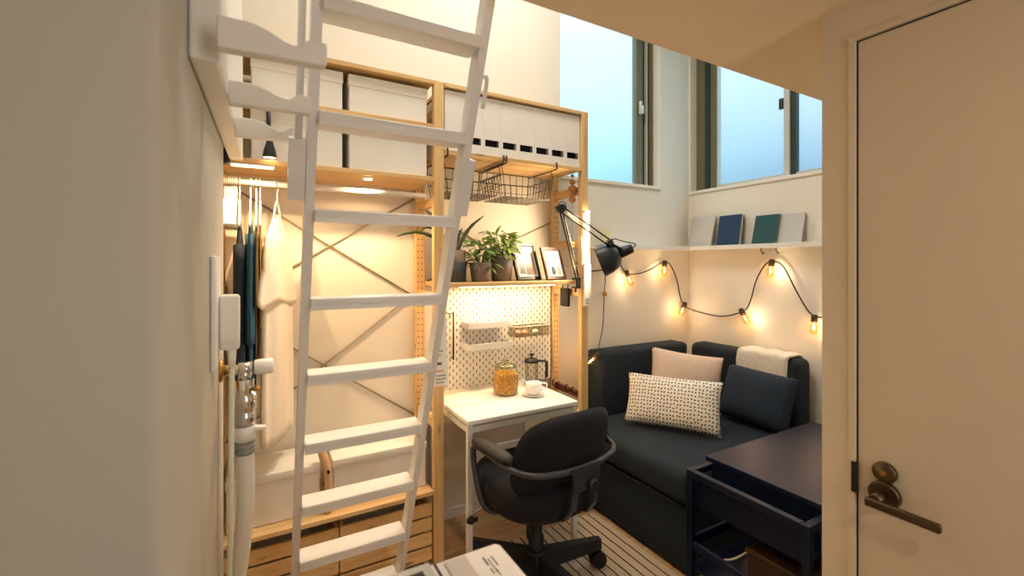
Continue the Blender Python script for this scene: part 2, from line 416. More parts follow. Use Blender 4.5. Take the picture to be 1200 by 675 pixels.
DP('keyhole', MB().cyl((XW - .012, .458, .942), (XW - .006, .458, .942), .0055).obox((XW - .0125, .458, .942), (.001, .002, .008)), 'brass', k)
h = DP('door_handle', MB().lathe([(.027, 0), (.0295, .003), (.0295, .012), (.0295, .014)], (XW - .011, .458, .893), (1, 0, 0)).cyl((XW - .05, .458, .893), (XW, .458, .893), .011), 'bronze')
DP('lever', MB().obox((XW - .05, .412, .886), (.013, .126, .019), (0, 0, 0), .004), 'bronze', h)

# baseboards
S('baseboard_back', MB().box(.76, 2.86, YB - .008, YB, 0, .05), 'trim')

# windows ------------------------------------------------------------
def win_back():
    y = YB + .1
    w = S('window_1', MB().box(1.66, 1.70, y - .02, y + .05, 1.965, 3.35).box(1.66, 2.56, y - .02, y + .05, 1.965, 1.985).box(2.53, 2.556, y - .03, y + .05, 1.965, 3.35), 'olive_frame', (2.1, y, 1.97))
    loc = w.location.copy()
    def W(n, mb, m): 
        o = link(bpy.data.objects.new(n, mesh(n, mb, m, Matrix.Translation(loc).inverted()))); o.parent = w; return o
    W('glass_pane', MB().box(1.69, 2.42, y + .012, y + .018, 1.98, 3.35), 'pane')
    W('sash_stile', MB().box(2.405, 2.47, y - .012, y + .035, 1.975, 3.35, .003, 1), 'olive_frame')
    W('gasket', MB().box(2.47, 2.492, y - .005, y + .03, 1.97, 3.35).box(2.505, 2.53, y - .005, y + .03, 1.97, 3.35), 'dark_frame')
    W('track', MB().box(2.492, 2.505, y - .025, y + .03, 1.97, 3.35), 'alu')
    W('latch', MB().box(2.425, 2.445, y - .035, y - .012, 2.50, 2.60, .004).box(2.43, 2.44, y - .055, y - .03, 2.50, 2.56, .003), 'alu')
    W('sill', MB().box(1.66, 2.556, YB - .012, y + .03, 1.945, 1.968, .002, 1), 'trim')
win_back()
def win_right():
    x = XR + .09
    w = S('window_2', MB().box(x - .02, x + .05, 2.235, 2.312, 1.95, 3.35).box(x - .02, x + .06, 1.0, 2.312, 1.95, 1.968), 'olive_frame', (x, 1.7, 1.95))
    loc = w.location.copy()
    def W(n, mb, m):
        o = link(bpy.data.objects.new(n, mesh(n, mb, m, Matrix.Translation(loc).inverted()))); o.parent = w; return o
    W('gasket', MB().box(x - .025, x + .01, 2.195, 2.235, 1.955, 3.35).box(x - .004, x + .03, 1.585, 1.618, 1.96, 3.35), 'dark_frame')
    W('sash_frame', MB().box(x - .015, x + .03, 2.135, 2.195, 1.965, 3.35, .003, 1).box(x - .015, x + .03, 1.65, 2.195, 1.966, 1.985).box(x - .018, x + .03, 1.618, 1.655, 1.966, 3.35, .002, 1).box(x + .0, x + .04, 1.0, 1.6, 1.966, 1.985), ['alu'])
    W('sash_frame', MB().box(x - .016, x - .015, 2.14, 2.19, 1.965, 3.35), 'olive_frame')
    W('glass_pane', MB().box(x + .008, x + .014, 1.645, 2.145, 1.98, 3.35), 'pane')
    W('glass_pane', MB().box(x + .025, x + .031, 1.01, 1.62, 1.98, 3.35), 'pane')
    W('latch', MB().box(x - .03, x - .015, 1.655, 1.68, 2.40, 2.47, .003), 'dark_frame')
    W('sill', MB().box(XR - .012, x + .03, 1.0, 2.316, 1.93, 1.953, .002, 1), 'trim')
win_right()

# ------------------------------------------------------------------ pine shelving unit
FY, BY = 2.0, 2.318
sh = T('shelving_unit', (.72, 2.16, 0), 'tall two-bay pine shelving unit with drilled posts standing against the back wall', 'shelving')
def holes(b, x, y0, z0, z1, nx=1, side='y'):
    b.mi = 1; z = z0
    while z < z1:
        for q in ([-.01, .01] if nx == 2 else [0]):
            b.cyl((x + q, y0 - .0006, z), (x + q, y0 + .004, z), .0035, 8) if side == 'y' else b.cyl((x - .0006, y0 + q, z), (x + .004, y0 + q, z), .0035, 8)
        z += .032
    b.mi = 0
PX = [(-.18, -.132), (.707, .757), (1.572, 1.62)]
for i, (a, c) in enumerate(PX):
    P('post', MB().box(a, c, FY, FY + .034, 0, 2.262, .003, 1), ['pz', 'hole'], sh)
    b = MB().box(a, c, BY - .034, BY, 0, 2.262, .003, 1); holes(b, (a + c) / 2, BY - .034, .38, 2.2, 2)
    P('post', b, ['pz', 'hole'], sh)
    for z in ((.12, .62, 1.22, 1.50, 1.80, 2.16) if i == 0 else (.12, .52, 1.22, 1.50, 1.80, 2.16) if i == 2 else (.12, .62, 1.22, 1.68, 2.10)):
        P('crossbar', MB().box((a + c) / 2 - .016, (a + c) / 2 + .016, FY + .03, BY - .03, z, z + .042, .002, 1), 'py', sh)
LX0, LX1, RX0, RX1 = -.132, .707, .757, 1.572
def shelf(x0, x1, z, th=.02, y0=FY - .004): P('shelf', MB().box(x0 + .002, x1 - .002, y0, BY - .005, z - th, z, .002, 1), 'px', sh)
for z in (.3462, 1.8092, 2.0542, 2.26): shelf(LX0, LX1, z, .02)
for z in (1.3112, 1.943, 2.26): shelf(RX0, RX1, z, .02)
for pts in ([(-.13, BY + .004, 1.755), (.72, BY + .004, 1.225)], [(-.13, BY + .004, 1.225), (.72, BY + .004, 1.755)], [(-.13, BY + .004, 1.195), (.72, BY + .004, .60)], [(-.13, BY + .004, .62), (.72, BY + .004, 1.255)],
            [(.757, BY + .004, 1.30), (1.60, BY + .004, 1.67)], [(.757, BY + .004, 1.70), (1.60, BY + .004, 1.25)]):
    P('cross_brace', MB().tube(pts, .0045, 6), 'brace', sh)

P('clothes_rail', MB().cyl((-.14, 2.12, 1.735), (.705, 2.12, 1.735), .0125), 'white_metal', sh, 'white hanging rail')
P('price_label', MB().box(1.580, 1.617, 1.994, 1.9995, 1.165, 1.40), 'white_card', sh)

# white boxes on the upper shelves ------------------------------------
def store_box(x0, x1, z0, z1, label, group=None, y0=2.022, y1=2.29, lid=.05):
    o = T('storage_box', ((x0 + x1) / 2, (y0 + y1) / 2, z0), label, 'box', group)
    P('body', MB().box(x0 + .003, x1 - .003, y0 + .003, y1, z0, z1 - lid + .01, .003, 1), 'white_card', o)
    P('lid', MB().box(x0, x1, y0, y1 + .002, z1 - lid, z1, .003, 1), 'white_card', o)
    return o
G = None
store_box(-.034, .309, 2.055, 2.222, 'white lidded box on the top storage shelf, above the small hanging spotlight')
store_box(.331, .683, 2.055, 2.222, 'white lidded box on the top storage shelf, against the middle pine post')
store_box(-.034, .309, 1.81, 2.018, 'white lidded box standing on the wardrobe shelf behind the small black spotlight')
store_box(.331, .683, 1.81, 2.018, 'white lidded box on the wardrobe shelf, beside the middle pine post')

# magazine files --------------------------------------------------------
xs = [.764 + i * .1005 for i in range(9)]
order = ['first white magazine file from the middle pine post, behind the ladder', 'second white magazine file from the middle pine post, behind the ladder rail',
         'third white magazine file from the middle pine post, on the high shelf', 'fourth white magazine file from the middle pine post', 'fifth white magazine file along the row, counted from the middle post',
         'third white magazine file from the end post by the window', 'second white magazine file from the end post by the window', 'last white magazine file, touching the end post by the window']
for i in range(8):
    x0, x1 = xs[i] + .0003, xs[i + 1] - .0003; y0, y1, z0, z1 = 2.012, 2.28, 1.944, 2.232
    o = T('magazine_file', ((x0 + x1) / 2, 2.14, z0), order[i], 'magazine file', 'white magazine files on the high shelf')
    b = MB(); w = .004
    s0, s1, h0, h1 = x0 + .012, x1 - .010, 1.990, 2.024
    # front with an oblong slot
    b.box(x0, x1, y0, y0 + w, z0, h0).box(x0, x1, y0, y0 + w, h1, z1).box(x0, s0, y0, y0 + w, h0, h1).box(s1, x1, y0, y0 + w, h0, h1)
    b.box(x0, x0 + w, y0 + w, y1, z0, z1).box(x1 - w, x1, y0 + w, y1, z0, z1).box(x0 + w, x1 - w, y1 - w, y1, z0, z1).box(x0 + w, x1 - w, y0 + w, y1 - w, z0, z0 + w)
    P('body', b, 'white_card', o)
    P('contents', MB().box(x0 + .008, x1 - .008, y0 + .03, y1 - .01, z0 + .005, z1 - .06), 'pouch', o)

# wire baskets clipped under the high shelf ----------------------------
def basket(x0, x1, label):
    o = T('wire_basket', ((x0 + x1) / 2, 2.15, 1.75), label, 'basket', None)
    y0, y1, zt, zb = 2.02, 2.285, 1.862, 1.752; r = .0018
    rim = MB().tube([(x0, y0, zt), (x1, y0, zt), (x1, y1, zt), (x0, y1, zt), (x0, y0, zt)], .0028, 6)
    rim.tube([(x0 + .01, y0 + .01, zt - .05), (x1 - .01, y0 + .01, zt - .05), (x1 - .01, y1 - .01, zt - .05), (x0 + .01, y1 - .01, zt - .05), (x0 + .01, y0 + .01, zt - .05)], r, 5)
    P('rim', rim, 'wire', o)
    g = MB(); n = 9
    for i in range(n):
        x = x0 + (x1 - x0) * i / (n - 1); q = (x0 + x1) / 2 + (x - (x0 + x1) / 2) * .9
        g.tube([(x, y0, zt), (q, y0 + .014, zb), (q, y1 - .014, zb), (x, y1, zt)], r, 5)
    for i in range(9):
        y = y0 + (y1 - y0) * i / 8; q = (y0 + y1) / 2 + (y - (y0 + y1) / 2) * .9
        g.tube([(x0, y, zt), (x0 + .016, q, zb), (x1 - .016, q, zb), (x1, y, zt)], r, 5)
    P('grid', g, 'wire', o)
    for x in (x0, x1):
        P('hook', MB().tube(smoothpath([(x, 1.992, 1.948), (x, 1.984, 1.944), (x, 1.983, 1.922), (x, 1.99, 1.914), (x, 2.03, 1.9125), (x, 2.28, 1.9125)], 4), .0045, 6), 'wire', o)
        P('hanger_wire', MB().tube([(x, 2.04, 1.9125), (x, y0, zt)], .0022, 5), 'wire', o); P('hanger_wire', MB().tube([(x, 2.27, 1.9125), (x, y1, zt)], .0022, 5), 'wire', o)
basket(1.084, 1.392, 'dark wire basket clipped under the high shelf on the window side')
basket(.768, 1.068, 'dark wire basket clipped under the high shelf beside the middle post and ladder')

# pegboard ------------------------------------------------------------------
O('pegboard', MB().box(.872, 1.562, 2.292, 2.300, .70, 1.278, .002, 1), 'peg', (1.2, 2.296, .70), 'white perforated pegboard upright behind the desk', 'pegboard')
def pegshelf(x0, x1, z, label):
    o = T('pegboard_shelf', ((x0 + x1) / 2, 2.24, z), label, 'shelf')
    P('tray', MB().box(x0, x1, 2.185, 2.29, z, z + .005, .001, 1).box(x0, x1, 2.185, 2.190, z + .005, z + .034).box(x0, x0 + .005, 2.190, 2.29, z + .005, z + .034).box(x1 - .005, x1, 2.190, 2.29, z + .005, z + .034), 'white_metal', o)
    for q in (x0 + .03, x1 - .05): P('bracket', MB().box(q, q + .02, 2.286, 2.2915, z - .015, z - .0005), 'white_metal', o)
pegshelf(.965, 1.228, 1.053, 'upper narrow white metal shelf hung on the pegboard')
pegshelf(.965, 1.228, .938, 'lower narrow white metal shelf hung on the pegboard, above the cereal jar')
o = T('clear_container', (1.38, 2.24, .985), 'clear plastic container hung on the pegboard beside the upper white shelf', 'container')
P('body', MB().box(1.262, 1.492, 2.20, 2.202, .985, 1.045).box(1.262, 1.492, 2.287, 2.289, .985, 1.045).box(1.262, 1.264, 2.20, 2.289, .985, 1.045).box(1.49, 1.492, 2.20, 2.289, .985, 1.045).box(1.262, 1.492, 2.20, 2.289, .985, .987), 'clear_plastic', o)
P('rim', MB().tube([(1.262, 2.20, 1.046), (1.492, 2.20, 1.046), (1.492, 2.289, 1.046), (1.262, 2.289, 1.046), (1.262, 2.20, 1.046)], .0022, 6), 'white_plastic', o)
for i, (x, m) in enumerate([(1.30, 'pink_bowl'), (1.345, 'pink_bowl'), (1.42, 'white_plastic')]):
    O('wrapped_packet', MB().sph((x, 2.245, 1.003), .02, (1.0, .9, .8), 10, 7), m, (x, 2.245, .988), ['salmon pink packet in the clear container, nearest the white shelf', 'salmon pink packet in the middle of the clear container', 'white packet in the clear container, towards the pine post'][i], 'packet')
O('black_hanging_bar', MB().cyl((.912, 2.27, .885), (.912, 2.27, 1.14), .0045, 10).tube([(.912, 2.27, 1.135), (.905, 2.29, 1.135)], .003, 6).tube([(.912, 2.27, .895), (.905, 2.29, .895)], .003, 6), 'black_metal', (.912, 2.27, .885), 'thin upright black bar fixed on the pegboard beside the middle post', 'bar')
O('peg_hook', MB().tube(smoothpath([(.888, 2.291, 1.135), (.888, 2.27, 1.135), (.888, 2.262, 1.122), (.888, 2.268, 1.11)], 4), .003, 6), 'black_metal', (.888, 2.291, 1.12), 'small dark hook on the pegboard next to the black bar', 'hook')

# desk --------------------------------------------------------------------------
DZ = .72
dk = T('desk', (1.09, 2.03, 0), 'small white desk with thin square legs in front of the pegboard', 'desk')
P('tabletop', MB().box(.783, 1.382, 1.785, 2.288, DZ - .022, DZ, .003, 2), 'white_lam', dk)
P('apron', MB().box(.80, 1.378, 1.795, 1.815, DZ - .058, DZ - .030, .001, 1).box(.788, .806, 1.795, 2.28, DZ - .058, DZ - .030, .001, 1).box(1.36, 1.378, 1.795, 2.28, DZ - .058, DZ - .030, .001, 1), 'white_metal', dk)
P('stretcher', MB().box(.80, 1.378, 1.80, 1.818, DZ - .165, DZ - .135, .002, 1), 'white_metal', dk)
for x, y in ((.786, 1.79), (1.355, 1.79), (.786, 2.26), (1.355, 2.26)):
    P('leg', MB().box(x, x + .024, y, y + .024, .0085 if x > 1.2 and y < 1.9 else 0, DZ - .0225, .002, 1), 'white_metal', dk)

# jar of cereal ------------------------------------------------------------------
jx, jy = 1.128, 2.075
o = T('storage_jar', (jx, jy, DZ), 'glass jar full of golden brown cereal on the white desk', 'jar')
P('glass', MB().lathe([(.058, 0), (.066, .006), (.067, .02), (.067, .105), (.062, .122), (.054, .132), (.054, .138)], (jx, jy, DZ), n=28, cap=False).lathe([(.0, .001), (.058, .001)], (jx, jy, DZ), n=28, cap=False), 'jar_glass', o)
b = MB(); b.lathe([(.055, .006), (.0615, .012), (.0625, .10), (.055, .112), (.03, .117), (.002, .119)], (jx, jy, DZ), n=28)
for i in range(170):
    a = random.random() * 2 * PI; z = .012 + random.random() * .1; r = .0605
    b.obox((jx + r * math.cos(a), jy + r * math.sin(a), DZ + z), (.012, .009, .004), (random.random() * 3, random.random() * 3, random.random() * 3))
P('cereal', b, 'cereal', o)
P('lid', MB().lathe([(.056, .138), (.06, .141), (.06, .148), (.05, .156), (.025, .162), (.012, .164), (.012, .170), (.017, .175), (.017, .182), (.010, .187), (.001, .188)], (jx, jy, DZ), n=28), 'lid_glass', o)
# cup and saucer
cx_, cy_ = 1.236, 1.972
o = O('saucer', MB().lathe([(.0, .003), (.028, .0), (.034, .001), (.056, .009), (.058, .012), (.055, .012), (.034, .005), (.0, .005)], (cx_, cy_, DZ), n=28, cap=False), 'ceramic', (cx_, cy_, DZ), 'round white saucer under the white cup', 'saucer')
o = T('coffee_cup', (cx_, cy_, DZ + .006), 'white ceramic cup on a saucer at the front of the desk', 'cup')
P('bowl', MB().lathe([(.0, .0), (.024, .0), (.026, .004), (.036, .016), (.042, .036), (.044, .062), (.042, .062), (.039, .036), (.033, .018), (.0, .008)], (cx_, cy_, DZ + .006), n=28, cap=False), 'ceramic', o)
P('handle', MB().tube(smoothpath([(cx_ + .038, cy_ - .012, DZ + .062), (cx_ + .064, cy_ - .024, DZ + .060), (cx_ + .064, cy_ - .024, DZ + .040), (cx_ + .036, cy_ - .012, DZ + .026)], 5), .0042, 8), 'ceramic', o)
# french press
fx, fy = 1.338, 2.155
o = T('french_press', (fx, fy, DZ), 'small glass coffee press with black lid and handle behind the white cup', 'coffee press')
P('beaker', MB().lathe([(.036, .012), (.037, .13), (.038, .135)], (fx, fy, DZ), n=24, cap=False).lathe([(.0, .012), (.036, .012)], (fx, fy, DZ), n=24, cap=False), 'jar_glass', o)
b = MB().lathe([(.040, 0), (.042, .004), (.042, .012), (.038, .014)], (fx, fy, DZ), n=24)
for a in range(4):
    q = a * PI / 2 + .4; b.tube([(fx + .039 * math.cos(q), fy + .039 * math.sin(q), DZ + z) for z in (.0, .07, .132)], .0014, 6)
P('stand', b, 'black_metal', o)
P('lid', MB().lathe([(.041, .128), (.042, .133), (.040, .141), (.024, .150), (.006, .153), (.005, .163), (.010, .166), (.012, .173), (.007, .178), (.001, .179)], (fx, fy, DZ), n=24), 'black_plastic', o)
P('handle', MB().tube(smoothpath([(fx + .032, fy - .026, DZ + .136), (fx + .058, fy - .046, DZ + .137), (fx + .068, fy - .052, DZ + .118), (fx + .066, fy - .05, DZ + .055), (fx + .06, fy - .046, DZ + .05)], 5), [.006] * 6 + [.008] * 15, 8), 'black_plastic', o)
P('coffee', MB().lathe([(.034, .0145), (.034, .022)], (fx, fy, DZ), n=20), 'coffee', o)

# plants on the shelf -------------------------------------------------------------
def leaf(b, o, d, n, L, W, curl=.25):
    d = Vector(d).normalized(); n = Vector(n); sd = d.cross(n)
    if sd.length < .01: sd = d.cross(Vector((1, 0, 0)))
    sd.normalize(); n = sd.cross(d).normalized(); o = Vector(o); rows = []
    for t, w in ((0, .08), (.22, .75), (.5, 1), (.78, .66), (1, .06)):
        c = o + d * L * t - n * curl * L * t * t
        rows.append([c - sd * W * w / 2 + n * W * .12 * w, c, c + sd * W * w / 2 + n * W * .12 * w])
    b.rings(rows, closed=False, cap=False)
def pot(o, x, y, z, r0, r1, h, m):
    P('pot', MB().lathe([(.0, .0), (r0, 0), (r1, h), (r1 - .005, h), (r1 - .007, h - .014), (.0, h - .014)], (x, y, z), n=28, cap=False), m, o)
    P('soil', MB().lathe([(.0, h - .012), (r1 - .008, h - .012)], (x, y, z), n=20, cap=False), 'soil', o)
SZ = 1.312
def bush(x, y, z, n, R, H, L, W, seed, lo=.0):
    rnd = random.Random(seed); b = MB(); st = MB()
    for i in range(n):
        a = rnd.random() * 2 * PI; rr = R * math.sqrt(rnd.random()); hh = lo + (H - lo) * rnd.random() ** .8
        p = Vector((x + rr * math.cos(a), y + rr * math.sin(a) * .8, z + hh))
        d_ = Vector((math.cos(a) * .8 + rnd.uniform(-.6, .6), math.sin(a) * .6 + rnd.uniform(-.6, .6), rnd.uniform(-.3, .55)))
        leaf(b, p, d_, (rnd.uniform(-.3, .3), rnd.uniform(-.6, .1), 1), L * rnd.uniform(.7, 1.25), W * rnd.uniform(.75, 1.2), rnd.uniform(.1, .5))
        if i % 3 == 0: st.tube(smoothpath([(x + rr * .2 * math.cos(a), y + rr * .2 * math.sin(a), z - .012), (x + rr * .6 * math.cos(a), y + rr * .6 * math.sin(a), z + hh * .55), p], 3), .0014, 5)
    return b, st
def potted(name, x, y, r0, r1, h, m, n, R, H, L, W, seed, label, lm, lo=0, z=SZ):
    o = T(name, (x, y, z), label, 'plant'); pot(o, x, y, z, r0, r1, h, m)
    b, st = bush(x, y, z + h, n, R, H, L, W, seed, lo); P('foliage', b, lm, o); P('stems', st, 'stem', o); return o
potted('potted_plant', .993, 2.10, .046, .058, .098, 'pot_grey', 95, .085, .12, .048, .028, 3, 'leafy green plant in the smaller grey pot on the pine shelf', 'leaf', -.03)
potted('potted_plant', 1.135, 2.135, .052, .062, .138, 'pot_grey', 120, .085, .125, .048, .030, 5, 'bushy bright green plant in the taller grey pot beside the black picture frame', 'leaf_bright', -.03)
x, y = .862, 2.12
o = T('potted_succulent', (x, y, SZ), 'spiky dark plant with long arching leaves in the dark pot behind the ladder', 'plant')
pot(o, x, y, SZ, .053, .058, .10, 'pot_dark')
P('inner_pot', MB().lathe([(.050, .088), (.053, .16), (.047, .16), (.046, .145), (.0, .145)], (x, y, SZ), n=28, cap=False), 'pot_rim', o, 'brown inner pot')
b = MB()
def blade(b, pts, w):
    pts = smoothpath(pts, 6); R = []
    for i, p in enumerate(pts):
        t = i / (len(pts) - 1); ww = w * (1 - .85 * t ** 2.2)
        tg = (pts[min(i + 1, len(pts) - 1)] - pts[max(i - 1, 0)]).normalized(); s_ = tg.cross(Vector((0, 1, 0)))
        if s_.length < .01: s_ = Vector((1, 0, 0))
        s_.normalize(); nn = s_.cross(tg)
        wob = 1 + .12 * math.sin(i * 2.1)
        R.append([p - s_ * ww * wob / 2, p - nn * ww * .22, p + s_ * ww * wob / 2, p + nn * ww * .16])
    b.rings(R)
zt = SZ + .15
blade(b, [(x + .005, y, zt), (x + .03, y - .01, zt + .06), (x + .075, y - .02, zt + .13), (x + .145, y - .03, zt + .19)], .026)
blade(b, [(x - .01, y, zt), (x - .09, y - .03, zt + .055), (x - .2, y - .06, zt + .09), (x - .27, y - .075, zt + .083), (x - .325, y - .09, zt + .065)], .02)
blade(b, [(x, y + .01, zt), (x - .02, y + .02, zt + .09), (x + .005, y + .03, zt + .16), (x + .045, y + .02, zt + .19)], .02)
blade(b, [(x - .01, y, zt), (x - .06, y + .01, zt + .08), (x - .14, y, zt + .12), (x - .19, y, zt + .10)], .018)
blade(b, [(x + .01, y, zt), (x + .03, y + .03, zt + .08), (x + .06, y + .05, zt + .13)], .02)
P('leaves', b, 'leaf_dark', o)

# picture frames ----------------------------------------------------------------
def picture(x, y, w, h, fw, rz, tilt, fm, label, kind):
    xf = xfm((x, y, SZ + .0055), rz) @ Matrix.Rotation(-tilt, 4, 'X')
    o = T('picture_frame', (x, y, SZ), label, 'picture frame')
    b = MB(xf); t_ = .016
    b.box(-w / 2, w / 2, 0, t_, 0, fw, .002, 1).box(-w / 2, w / 2, 0, t_, h - fw, h, .002, 1).box(-w / 2, -w / 2 + fw, 0, t_, fw - .002, h - fw + .002, .002, 1).box(w / 2 - fw, w / 2, 0, t_, fw - .002, h - fw + .002, .002, 1)
    P('border', b, fm, o)
    P('mat', MB(xf).box(-w / 2 + fw - .002, w / 2 - fw + .002, .006, .013, fw - .002, h - fw + .002), 'mat_white', o)
    b = MB(xf); m_ = fw + .010; a0, a1, z0, z1 = -w / 2 + m_, w / 2 - m_, m_, h - m_
    b.box(a0, a1, .0052, .0062, z0, z1)
    def fig(poly, mi):
        b.mi = mi; b._add([(p[0], .0046, p[1]) for p in poly], [tuple(range(len(poly)))]); b.mi = 0
    def rel(*q): return [(a0 + (a1 - a0) * u, z0 + (z1 - z0) * v) for u, v in q]
    if kind == 0:
        fig(rel((.45, .0), (1, 0), (1, .95), (.8, .98), (.62, .9), (.5, .5)), 2)
        fig(rel((.06, .05), (.36, .05), (.36, .42), (.30, .62), (.20, .68), (.12, .55), (.06, .40)), 1)
        fig(rel((.42, .02), (.78, .02), (.80, .2), (.70, .45), (.5, .47), (.42, .3)), 1)
        mats = ['photo_grey', 'photo_dark', 'photo_tan']
    else:
        fig(rel((.2, .15), (.62, .15), (.60, .6), (.48, .95), (.36, .9), (.24, .6)), 2)
        fig(rel((.22, .0), (.5, .0), (.55, .18), (.4, .36), (.24, .3)), 1)
        fig(rel((.6, .0), (.95, .0), (.95, .3), (.8, .45), (.64, .3)), 3)
        mats = ['mat_white', 'photo_dark', 'photo_blue', 'photo_grey']
    P('photograph', b, mats, o)
    P('easel_back', MB(xf).box(-.02, .02, .016, .02, .02, h * .75), 'black_plastic', o)
picture(1.288, 2.085, .185, .212, .018, .24, .30, 'frame_black', 'black picture frame with a grey photograph leaning on the pine shelf', 0)
picture(1.462, 2.075, .160, .190, .018, .22, .30, 'frame_brown', 'brown picture frame with a blue and white photograph beside the desk lamp', 1)
potted('potted_plant', 1.545, 2.14, .011, .014, .035, 'pouch', 6, .02, .04, .03, .018, 9, 'tiny sprout in a dark pot at the end of the pine shelf', 'leaf', 0)

# ------------------------------------------------------------------ desk lamp
lp = T('desk_lamp', (1.535, 1.985, 1.30), 'black spring-arm desk lamp clamped to the end of the pine shelf', 'lamp')
A, E_, Wr = Vector((1.530, 1.985, 1.325)), Vector((1.392, 1.95, 1.698)), Vector((1.652, 1.86, 1.518))
b = MB().box(1.515, 1.545, 1.97, 2.02, 1.316, 1.328, .002, 1).box(1.515, 1.545, 1.97, 1.98, 1.27, 1.328, .002, 1).box(1.515, 1.545, 1.97, 2.02, 1.268, 1.278, .002, 1).cyl((1.53, 2.0, 1.27), (1.53, 2.0, 1.245), .006)
P('clamp', b, 'black_metal', lp)
def arm(p, q, off, nm):
    d_ = (q - p).normalized(); s_ = d_.cross(Vector((0, 1, 0))).normalized() * off
    b = MB(); b.tube([p + s_, q + s_], .0045, 8).tube([p - s_, q - s_], .0045, 8)
    a_ = P(nm, b, 'black_metal', lp)
    sp = []; n = 22; m0, m1 = p + d_ * (q - p).length * .12, p + d_ * (q - p).length * .45
    for i in range(n * 6 + 1):
        t_ = i / (n * 6); c = m0.lerp(m1, t_); an = t_ * n * 2 * PI; u = s_.normalized(); v = d_.cross(u)
        sp.append(c + u * .006 * math.cos(an) + v * .006 * math.sin(an))
    P('spring', MB().tube(sp, .0011, 4), 'spring', a_)
arm(A, E_, .009, 'lower_arm'); arm(E_, Wr, .016, 'upper_arm')
P('elbow_joint', MB().cyl(E_ - Vector((0, .018, 0)), E_ + Vector((0, .018, 0)), .022, 20), 'black_metal', lp)
P('wrist_joint', MB().cyl(Wr - Vector((0, .014, 0)), Wr + Vector((0, .014, 0)), .017, 16), 'black_metal', lp)
Sk, ax = Vector((1.750, 1.845, 1.474)), Vector((-.72, .60, -.38)).normalized()
P('socket_housing', MB().lathe([(.001, -.045), (.02, -.045), (.026, -.038), (.027, -.012), (.029, .0), (.029, .03)], Sk, ax, 24).cyl(Wr, Sk, .007, 8), 'black_metal', lp)
sh_o = P('lamp_shade', MB().lathe([(.029, .03), (.055, .042), (.075, .068), (.086, .105), (.090, .145), (.0915, .152), (.089, .152), (.084, .108), (.073, .073), (.053, .048), (.02, .036)], Sk, ax, 36, cap=False), 'shade', lp)
P('bulb', MB().sph(Sk + ax * .095, .026, (1, 1, 1)), 'led', sh_o)
P('cord', MB().tube(smoothpath([Wr + Vector((0, 0, .015)), Wr + Vector((.04, 0, .022)), Wr + Vector((.1, 0, .01)), Sk - ax * .05 + Vector((.012, 0, .02)), Sk - ax * .045], 6), .003, 6), 'cord', lp)
P('cord', MB().tube(smoothpath([E_ + Vector((-.018, -.01, .0)), E_ + Vector((-.01, -.01, .032)), E_ + Vector((.02, -.01, .03)), E_ + Vector((.03, -.01, .0))], 6), .0025, 6), 'cord', lp)

# LED tube on the end post
o = T('tube_light', (1.6, 1.985, 1.40), 'glowing upright warm tube light on the front of the end pine post', 'light')
P('diffuser', MB().box(1.576, 1.616, 1.978, 1.997, 1.405, 1.69, .008, 3), 'led_tube', o)
P('end_cap', MB().box(1.575, 1.617, 1.976, 1.9985, 1.69, 1.703, .003, 1).box(1.575, 1.617, 1.976, 1.9985, 1.393, 1.405, .003, 1), 'white_plastic', o)
# hanging tag on the end post
o = T('hanging_price_tag', (1.6, 1.98, 1.16), 'white card price tag hanging on the end post below the tube light', 'price tag')
P('card', MB().box(1.578, 1.622, 1.982, 1.986, 1.168, 1.385), 'white_card', o)
b = MB()
for i, (z, w) in enumerate([(1.205, .03), (1.193, .024), (1.181, .028)]): b.box(1.584, 1.584 + w, 1.9812, 1.982, z, z + .004)
P('print', b, 'print_grey', o)
# tags on the ladder-side post
def tagcard(x0, x1, z0, z1, y, label, lines):
    o = T('hanging_price_tag', ((x0 + x1) / 2, y, z0), label, 'price tag')
    P('card', MB().box(x0, x1, y, y + .003, z0, z1), 'white_card', o)
    for m in ('print_dark', 'print_orange', 'print_grey'):
        b = MB(); k = 0
        for f, w, h_, mm in lines:
            if mm == m: b.box(x0 + .006, x0 + .006 + (x1 - x0 - .012) * w, y - .0008, y, z0 + (z1 - z0) * f, z0 + (z1 - z0) * f + h_); k += 1
        if k: P('print', b, m, o)
        else: b.bm.free()
tagcard(.70, .762, .955, 1.155, 1.986, 'tall white card tag on the middle pine post beside the ladder, upper one', [(.1, .6, .004, 'print_grey'), (.2, .8, .004, 'print_grey'), (.32, .5, .006, 'print_grey')])
tagcard(.703, .768, .835, .958, 1.978, 'lower white card tag with orange print on the middle pine post', [(.8, .5, .012, 'print_dark'), (.55, .7, .006, 'print_orange'), (.38, .9, .004, 'print_grey'), (.25, .9, .004, 'print_grey'), (.12, .7, .004, 'print_grey')])

# side-frame bits by the window end ------------------------------------------------
o = T('bead_garland', (1.553, 2.06, 1.75), 'string of turned wooden beads hanging inside the end of the shelving', 'garland')
b = MB().tube([(1.553, 2.06, 1.922), (1.553, 2.06, 1.40)], .0012, 5)
P('string', b, 'cord', o)
for z, r in ((1.905, .010), (1.87, .017), (1.83, .026), (1.79, .016), (1.77, .02), (1.66, .012), (1.52, .013), (1.50, .010)):
    P('bead', MB().sph((1.553, 2.06, z), r, (1, 1, .9), 14, 9), 'bead', o)
o = T('felt_pouch', (1.60, 2.15, 1.15), 'small black pouch hanging on the end of the shelving below the pine shelf', 'pouch')
P('bag', MB().box(1.55, 1.568, 2.10, 2.18, 1.155, 1.262, .006, 2), 'pouch', o)
P('loop', MB().tube(smoothpath([(1.56, 2.115, 1.26), (1.565, 2.12, 1.285), (1.565, 2.16, 1.285), (1.56, 2.165, 1.26)], 4), .003, 6), 'cord', o)
o = T('hook_rail', (1.6, 2.18, .63), 'dark wooden rail with black hooks at the window end of the desk', 'hook rail')
